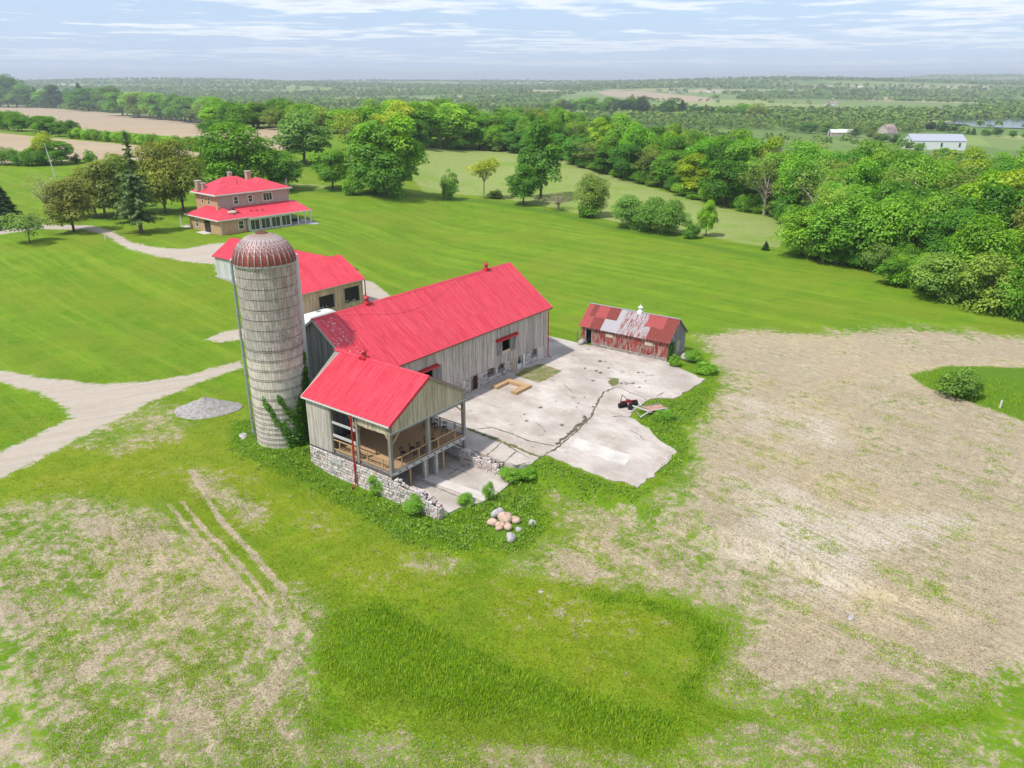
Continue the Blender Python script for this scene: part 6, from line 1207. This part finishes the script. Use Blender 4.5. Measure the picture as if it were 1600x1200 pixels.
# ---- hedgerows and treelines between the fields
def row(px, n, hpx, kinds, cols, name, label, group, cat='tree', wk=1.0, jit=4):
    px = np.array(px, float)
    for k in range(n):
        f_ = (k + random.uniform(0.1, 0.9)) / n * (len(px) - 1); i0 = min(int(f_), len(px) - 2); q = px[i0] + (px[i0 + 1] - px[i0]) * (f_ - i0); P = G1(q[0], q[1]); P[1] += random.uniform(0, jit); P[2] = float(terr(P[0], P[1])); h = random.uniform(*hpx) * depth(P) / F
        c = np.array(random.choice(cols)) * random.uniform(0.8, 1.2); tree(random.choice(kinds), P, h, h * random.uniform(0.85, 1.3) * wk, tuple(c), name, label if isinstance(label, str) else next(lb for xm, lb in label if q[0] < xm), cat, group)
rk = ['round_a', 'round_b', 'round_c', 'tall_c', 'tall_a']
row([(186, 181), (250, 187), (312, 193), (350, 205), (400, 200), (470, 206), (560, 214), (640, 222)], 62, (26, 40), rk + ['airy_a'], [DG, MG, BG_, MG, OL], 'hedgerow_tree', ((312, 'green tree in the treeline along the back of the upper ploughed field'), (400, 'green tree in the treeline behind the bush island'), (480, 'green tree in the treeline behind the house maple'), (9999, 'green tree in the treeline running towards the hay field crest')), 'long treeline beyond the ploughed fields', jit=25)
row([(560, 236), (640, 230), (800, 234)], 16, (48, 64), ['tall_a', 'tall_b', 'tall_c', 'airy_a', 'airy_b', 'round_b'], [MG, BG_, OL, YG], 'hedgerow_tree', 'tall tree along the crest behind the hay field', 'trees along the hay field crest', jit=20)
row([(-50, 200), (0, 203), (60, 208), (110, 216)], 12, (22, 30), rk, [MG, BG_, DG], 'hedgerow_tree', 'green tree in the hedge between the two ploughed fields', 'trees in the hedge between ploughed fields')
row([(110, 216), (190, 224), (260, 231), (345, 240)], 26, (12, 17), ['low_a', 'low_b', 'low_c'], [MG, BG_], 'shrub', 'leafy shrub in the hedge between the two ploughed fields', 'hedge shrubs between ploughed fields', 'shrub', 1.35)
row([(-40, 258), (40, 259), (70, 259)], 9, (16, 24), ['low_a', 'round_b', 'low_c'], [DG, MG], 'shrub', 'dark shrub in the field hedge behind the utility pole', 'field hedge behind the utility pole', 'shrub', 1.3)
T('round_c', 72, 256, 212, 32, YG, 'hedgerow_tree', 'yellow green tree behind the leaning utility pole'); T('tall_c', 97, 257, 218, 34, MG, 'hedgerow_tree', 'green hedge tree beside the yellow one at the utility pole'); T('low_b', 120, 255, 241, 16, DG, 'shrub', 'small dark bush beside the hedge trees', 'shrub'); T('low_b', 141, 254, 235, 20, MG, 'shrub', 'isolated round bush at the ploughed field edge', 'shrub'); T('low_b', 330, 206, 188, 34, DG, 'shrub', 'isolated dark bush island in the ploughed field', 'shrub'); T('airy_a', 312, 204, 192, 16, OL, 'shrub', 'wispy scrub beside the bush island in the ploughed field', 'shrub')
row([(-40, 167), (30, 168), (90, 169), (185, 178)], 16, (24, 44), rk + ['spruce'], [DG, DK, MG, DG], 'hedgerow_tree', 'dark tree among the bungalows at the far field edge', 'trees around the bungalows', jit=30)
row([(1230, 207), (1290, 210), (1350, 216), (1400, 226), (1440, 240)], 14, (10, 17), rk + ['airy_a'], [DG, MG, BG_, OL], 'hedgerow_tree', 'tree in front of the far barns beyond the wood', 'trees around the far barns'); row([(1465, 245), (1500, 252), (1560, 262), (1640, 275)], 12, (10, 18), rk, [MG, BG_, YG], 'hedgerow_tree', 'tree before the pale field beyond the wood', 'trees before the pale field')
row([(1400, 203), (1470, 205), (1530, 212), (1640, 218)], 20, (8, 15), rk + ['spruce'], [DG, MG, DK], 'hedgerow_tree', 'tree behind the white steel barn', 'trees behind the white steel barn'); row([(850, 182), (960, 184), (1080, 188), (1200, 192)], 34, (18, 30), rk + ['spruce', 'airy_a'], [DG, MG, DK, OL], 'hedgerow_tree', 'tree showing above the back of the wood', 'trees behind the wood', jit=40)

# ------------------------------------------------------------------ distant woods of the valley (beyond counting)
rgf = np.random.default_rng(9)
def far_woods(name, n, d0, d1, hrange, proto_leaves, size, label, seed, power=1.0):
    rg = np.random.default_rng(seed); m = n * 5
    a = np.radians(rg.uniform(-42, 42, m)); D = d0 * (d1 / d0) ** (rg.random(m) ** power); X, Y = D * np.sin(a), D * np.cos(a)
    nz = woodness(X, Y); keep = nz > 0.22 + 0.16 * rg.normal(size=m) - 0.9 * (rg.random(m) < 0.025)
    for k in ('soil', 'meadow', 'hay'):
        for Pz, lv, so in ZON[k]:
            b0, b1 = Pz.min(0) - 5, Pz.max(0) + 5; q = (X > b0[0]) & (X < b1[0]) & (Y > b0[1]) & (Y < b1[1]); idx = np.where(q & keep)[0]
            if len(idx): keep[idx] &= ~inside(Pz, X[idx], Y[idx])
    keep &= ((X - 830) / 262) ** 2 + ((Y - 1080) / 185) ** 2 > 1.05
    keep &= ~((X / np.maximum(Y, 1) > 0.5) & (D > 600) & (D < 1300) & (rg.random(m) < 0.97))
    keep &= ~((np.abs(X) < 330) & (Y < 520) & (Y > 0))
    keep &= ~((X < 0) & (Y < 560))
    keep &= ~((X > 150) & (X < 520) & (Y < 560))
    X, Y = X[keep][:n], Y[keep][:n]; Zt = terr(X, Y); n = len(X); hgt = rg.uniform(*hrange, n); wid = hgt * rg.uniform(0.7, 1.15, n); hue = rg.normal(size=n)
    k = proto_leaves; dd = sph(n * k, rg); dd[:, 2] = np.abs(dd[:, 2]) * 1.0 - 0.15; rr = rg.uniform(0.55, 1.05, n * k)
    lump = 1 + 0.25 * np.sin(dd[:, 0] * 5 + np.repeat(hue, k) * 9) * np.cos(dd[:, 1] * 4 + dd[:, 2] * 3)
    I = np.repeat(np.arange(n), k); P = np.stack([X[I] + dd[:, 0] * wid[I] * .5 * rr * lump, Y[I] + dd[:, 1] * wid[I] * .5 * rr * lump, Zt[I] + hgt[I] * (0.42 + 0.55 * dd[:, 2] * rr * lump)], 1)
    v, f = leaf_quads(P, dd + sph(n * k, rg) * 0.45 + np.array([0, 0, .25]), 1.0, rg, 0.8); s = (hgt[I] * size)[:, None]
    ctr = np.repeat(P, 4, axis=0); v = ctr + (v - ctr) * np.repeat(s, 4, axis=0)
    rnd = np.clip(0.45 + 0.22 * hue[I] + 0.12 * rg.normal(size=n * k), 0, 1)
    o = obj(name, arrays_mesh(name, v, f, M['far_leaf'], rnd)); tag(o, label, 'woods', kind='stuff'); return n
def far_leaf_mat():
    t = NT('distant_foliage'); r = t.attr('rnd').outputs['Fac']; c = t.ramp(r, [(0, (0.125, 0.220, 0.052)), (0.35, (0.155, 0.265, 0.055)), (0.6, (0.190, 0.300, 0.060)), (0.85, (0.240, 0.330, 0.070)), (1.0, (0.25, 0.28, 0.11))])
    d = t.new('ShaderNodeBsdfDiffuse'); t.put(d.inputs[0], c); tr = t.new('ShaderNodeBsdfTranslucent'); t.put(tr.inputs[0], c); m = t.new('ShaderNodeMixShader'); m.inputs[0].default_value = 0.22; t.l.new(d.outputs[0], m.inputs[1]); t.l.new(tr.outputs[0], m.inputs[2]); t.l.new(m.outputs[0], t.out.inputs[0]); return t.m
M['far_leaf'] = far_leaf_mat()
print('far', far_woods('valley_woods', 2800, 470, 1150, (8, 14), 70, 0.11, 'green broadleaf woods filling the near valley', 21, 0.85), far_woods('distant_woods', 11500, 1100, 3200, (9, 15), 15, 0.27, 'hazy woods across the middle of the valley', 22, 0.9), far_woods('horizon_woods', 13000, 3100, 9000, (10, 17), 8, 0.48, 'blue green woods on the horizon hills', 23, 0.9))

# ------------------------------------------------------------------ shrubs, weeds and vines round the buildings
for (x, y, h_, w_, lb) in ((588, 772, 1.7, 2.0, 'leafy bush at the foot of the pavilion stone base'), (648, 800, 1.6, 2.4, 'leafy bush against the ruined stone wall'), (512, 722, 1.5, 2.2, 'leafy bush below the grey boards of the pavilion'), (764, 782, 1.7, 1.1, 'upright young bush in front of the low broken wall'), (728, 790, 1.0, 1.6, 'low bush at the edge of the sunken floor'), (800, 752, 1.3, 2.2, 'rounded bush at the corner of yard and broken wall'), (824, 748, 1.1, 2.0, 'low bush beside the yard corner bush'), (466, 690, 2.2, 2.6, 'dense bush at the silo foot'), (1054, 572, 1.5, 1.6, 'bush climbing the shed corner'), (1084, 566, 1.6, 2.2, 'scrubby bush behind the shed gable'), (1100, 582, 1.4, 3.0, 'grey green scrub at the yard corner by the shed'), (1040, 655, 0.9, 2.6, 'low weedy bush behind the derelict cart')):
    P = G1(x, y); tree(random.choice(('low_a', 'low_b')), P, h_, w_, (0.15, 0.30, 0.03), 'bush', lb, 'bush')
def vine(name, parent_label, pts, nrm, size, label, seed):
    rg = np.random.default_rng(seed); v, f = leaf_quads(np.array(pts), np.array(nrm) + rg.normal(size=(len(pts), 3)) * 0.35, size, rg, 0.85)
    o = obj(name, arrays_mesh(name, v, f, M['leaf'], rg.random(len(pts)))); o.color = (0.13, 0.28, 0.035, 1); tag(o, label, 'vine'); return o
rg = np.random.default_rng(31); pts, nr = [], []; sz0 = float(terr(SX, SY)) - 0.15
def on_silo(a, z, out): return (SX + (SR + out) * math.cos(a), SY + (SR + out) * math.sin(a), sz0 + z)
for (a0, z0, a1, z1, n, sp) in ((-0.25, 0, -0.1, 7.6, 1500, 0.17), (-0.55, 0, -0.5, 5.2, 1100, 0.16), (-0.85, 0, -0.75, 4.0, 500, 0.12), (-0.95, 0.3, -1.9, 5.6, 420, 0.05), (-0.8, 2.5, -1.35, 5.9, 260, 0.05), (-1.1, 0.2, -1.2, 3.2, 260, 0.05), (-0.1, 6, 0.05, 9.5, 260, 0.09)):
    for k in range(n):
        t = rg.random(); a = a0 + (a1 - a0) * t + rg.normal() * sp * (1 - 0.5 * t); z = z0 + (z1 - z0) * t + rg.normal() * 0.15 + 0.25 * math.sin(t * 19); o_ = abs(rg.normal()) * 0.16 * (1 - 0.6 * t) + 0.04
        pts.append(on_silo(a, max(z, 0.1), o_)); nr.append((math.cos(a), math.sin(a), 0.35))
vine('ivy_vine', None, pts, nr, 0.15, 'green ivy climbing the foot of the concrete silo', 32)
pts, nr = [], []
for k in range(900):
    t = rg.random(); xx, yy = 0.15 + abs(rg.normal()) * 0.1, 0.3 + rg.normal() * 0.35 + 0.6 * t; c_, s_ = math.cos(R(-36)), math.sin(R(-36)); pts.append((SA[0] + xx * c_ - yy * s_, SA[1] + xx * s_ + yy * c_, 0.1 + 2.3 * t)); nr.append((c_, s_, .3))
vine('ivy_vine', None, pts, nr, 0.12, 'creeper growing up the shed gable corner', 33)

# ------------------------------------------------------------------ grass, weeds and litter (beyond counting)
def blade_mat(name, stops):
    t = NT(name); r = t.attr('rnd').outputs['Fac']; c = t.ramp(r, stops); d = t.new('ShaderNodeBsdfDiffuse'); t.put(d.inputs[0], c); tr = t.new('ShaderNodeBsdfTranslucent'); t.put(tr.inputs[0], c)
    m = t.new('ShaderNodeMixShader'); m.inputs[0].default_value = 0.35; t.l.new(d.outputs[0], m.inputs[1]); t.l.new(tr.outputs[0], m.inputs[2]); t.l.new(m.outputs[0], t.out.inputs[0]); return t.m
M['blade'] = blade_mat('grass_blades', [(0, (0.135, 0.300, 0.010)), (0.4, (0.245, 0.430, 0.016)), (0.75, (0.390, 0.530, 0.030)), (1, (0.62, 0.60, 0.16))])
M['short'] = blade_mat('short_grass', [(0, (0.085, 0.165, 0.006)), (0.4, (0.150, 0.235, 0.008)), (0.8, (0.265, 0.305, 0.020)), (1, (0.42, 0.37, 0.10))])
M['rim'] = blade_mat('rim_weed_blades', [(0, (0.11, 0.27, 0.012)), (0.5, (0.21, 0.41, 0.02)), (1, (0.40, 0.53, 0.07))])
M['litter'] = blade_mat('straw_litter', [(0, (0.17, 0.135, 0.085)), (0.35, (0.36, 0.295, 0.185)), (0.7, (0.51, 0.44, 0.29)), (1, (0.62, 0.56, 0.40))])
def blades(name, X, Y, h, nb, spread, width, lean, mat, label, seed, zoff=0.0, cat='grass'):
    rg = np.random.default_rng(seed); n = len(X); I = np.repeat(np.arange(n), nb); m = len(I); a = rg.uniform(0, 6.283, m); off_ = rg.normal(size=(m, 2)) * spread
    bx, by = X[I] + off_[:, 0], Y[I] + off_[:, 1]; bz = terr(bx, by) + zoff; hh = np.broadcast_to(h, (n,))[I] * rg.uniform(0.5, 1.2, m); w = width * rg.uniform(0.6, 1.3, m); ln = lean * rg.uniform(0.2, 1.3, m) * hh
    dx, dy = np.cos(a), np.sin(a); t1 = np.stack([bx - dy * w, by + dx * w, bz - 0.02], 1); t2 = np.stack([bx + dy * w, by - dx * w, bz - 0.02], 1); t3 = np.stack([bx + dx * ln, by + dy * ln, bz + hh], 1)
    v = np.stack([t1, t2, t3], 1).reshape(-1, 3); tone = rg.random(n)[I] * 0.6 + rg.random(m) * 0.4
    o = obj(name, arrays_mesh(name, v, np.arange(3 * m).reshape(m, 3), mat, tone)); tag(o, label, cat, kind='stuff'); return o
def wedge(n, d0, d1, seed, amax=38):
    rg = np.random.default_rng(seed); a = np.radians(rg.uniform(-amax, amax, n)); D = d0 * (d1 / d0) ** rg.random(n); return D * np.sin(a), D * np.cos(a), rg
def free(X, Y):                          # off the buildings, yard and floors
    x, y = bl(X, Y); m = ~inside(np.array(PAD), x, y); m &= ~((x > -14) & (x < 0.5) & (y > -34) & (y < 0.5)); m &= ~((x > -2.6) & (x < 10) & (y > -39.4) & (y < -28.0)); m &= ~inside(np.array([(9, -39.2), (15.7, -39.2), (15.8, -36.2), (16.8, -34.2), (16.9, -32.0), (16.5, -28.0), (9, -28.0)]), x, y); m &= np.hypot(X - SX, Y - SY) > 3.2; bp_ = G1(789, 822); m &= np.hypot(X - bp_[0], (Y - bp_[1]) * 0.8) > 1.7
    c_, s_ = math.cos(R(36)), math.sin(R(36)); lx_, ly_ = (X - SA[0]) * c_ - (Y - SA[1]) * s_, (X - SA[0]) * s_ + (Y - SA[1]) * c_; m &= ~((lx_ > -13.8) & (lx_ < 0.2) & (ly_ > -0.2) & (ly_ < 5.6)); return m
X, Y, rg = wedge(120000, 30, 110, 41); W = zones(X, Y); fr_ = free(X, Y) & (W['gravel'] < 0.4)
m = fr_ & (W['deep'] * rg.uniform(.35, 1.3, len(X)) > 0.4); wv = 0.5 + 0.25 * wave(X[m], Y[m], 0.9, 0.7)
near = np.minimum(1, 62 / np.hypot(X[m], Y[m]))
blades('tall_grass', X[m], Y[m], (0.17 + 0.20 * wv), 5, 0.16, 0.032, 0.6, M['blade'], 'tall green grass and weeds in uncut strips', 42)
print('tall', m.sum())
def fill(P, n, seed, soft):
    rg = np.random.default_rng(seed); b0, b1 = P.min(0) - soft, P.max(0) + soft; q = rg.uniform(b0, b1, (n, 2)); w_ = zone_w(P, q[:, 0], q[:, 1], soft); k = w_ > rg.uniform(0.15, 0.95, n); return q[k, 0], q[k, 1]
fx, fy = fill(ZON['deep'][0][0], 15000, 61, 2.4); blades('uncut_grass', fx, fy, 0.22 + 0.1 * wave(fx, fy, 0.7, 0.3), 3, 0.15, 0.032, 0.7, M['blade'], 'rough uncut grass strip beside the mown path', 62); print('strip', len(fx))
for k_, nn_ in ((1, 8000), (2, 5000)):
    fx, fy = fill(ZON['deep'][k_][0], nn_, 63 + k_, 1.0); o = blades('rim_weeds', fx, fy, 0.24 + 0.09 * wave(fx, fy, 1.3, 0.9), 4, 0.14, 0.04, 0.6, M['rim'], 'darker tall weeds edging the mown path' + (' along the uncut strip' if k_ == 1 else ' round its far end'), 65 + k_); print('rim', len(fx))
m = fr_ & (W['deep'] < 0.6) & (W['straw'] < 0.30) & (Y < 95) & (rg.random(len(X)) < 0.85)
blades('lawn_grass', X[m], Y[m], 0.09, 4, 0.2, 0.03, 1.6, M['short'], 'short mown grass of the near lawn', 43); print('lawn', m.sum())
X, Y, rg = wedge(90000, 30, 100, 44); W = zones(X, Y); fr_ = free(X, Y) & (W['gravel'] < 0.3)
m = fr_ & (W['straw'] > 0.3) & (rg.random(len(X)) < 0.9)
blades('straw_litter', X[m], Y[m], 0.05, 3, 0.25, 0.035, 3.5, M['litter'], 'pale straw and clods littering the stubble ground', 45, 0.012, 'straw'); print('litter', m.sum())
patch = wave(X, Y, 0.55, 0.2) + 0.8 * wave(X, Y, 1.35, 1.1); thr = np.where(W['straw'] > 0.66, 0.75, 0.25)
m = fr_ & (W['straw'] > 0.3) & (patch > thr * rg.uniform(.75, 1.25, len(X)))
blades('weed_tufts', X[m], Y[m], 0.13, 6, 0.16, 0.03, 1.1, M['blade'], 'green weed tufts dotted over the stubble ground', 46); print('tufts', m.sum())
# broad-leaved weeds round the pavilion, yard edge and boulders
X, Y, rg = wedge(60000, 52, 92, 47, 22); Wd = np.zeros(len(X))
for k in (3, 4, 5): Wd = np.maximum(Wd, zone_w(ZON['deep'][k][0], X, Y, 2.2))
m = free(X, Y) & (Wd * (1 + 0.28 * wave(X, Y, 1.1, 0.6)) > rg.uniform(0.25, 1.0, len(X))) & (rg.random(len(X)) < 0.38); X, Y = X[m], Y[m]; n = len(X); hm = (0.14 + 0.5 * np.clip(0.5 + 0.5 * wave(X, Y, 0.8, 0.1), 0, 1) ** 1.6) * rg.uniform(.6, 1.4, n); I = np.repeat(np.arange(n), 3); P = np.stack([X[I] + rg.normal(size=3 * n) * .15, Y[I] + rg.normal(size=3 * n) * .15, terr(X[I], Y[I]) + hm[I] * rg.uniform(.2, 1.1, 3 * n)], 1)
v, f = leaf_quads(P, np.array([0, 0, 1.0]) + rg.normal(size=P.shape) * 0.5, 0.11, rg, 0.7); o = obj('weeds', arrays_mesh('weeds', v, f, M['leaf'], np.clip(0.5 + 0.35 * wave(X, Y, 1.7, 2.0)[I] + 0.3 * rg.normal(size=3 * n), 0, 1))); o.color = (0.23, 0.40, 0.055, 1); tag(o, 'leafy weeds growing round the stone walls and yard edge', 'weeds', kind='stuff'); print('weeds', n)

blades('dry_stalks', X[::5], Y[::5], 0.42, 4, 0.12, 0.014, 0.5, M['litter'], 'dry dead stalks standing among the weeds', 48)

# ------------------------------------------------------------------ haze
hz = MB().box(-11500, 11500, -400, 11600, -40, 135); t = NT('summer_haze'); pv = t.new('ShaderNodeVolumePrincipled'); pv.inputs['Color'].default_value = (0.86, 0.93, 1.0, 1); pv.inputs['Density'].default_value = 0.00014; pv.inputs['Anisotropy'].default_value = 0.2
t.l.new(pv.outputs[0], t.out.inputs['Volume']); haze = hz.build('haze', t.m); tag(haze, 'thin blue summer haze over the valley', 'haze', kind='stuff')
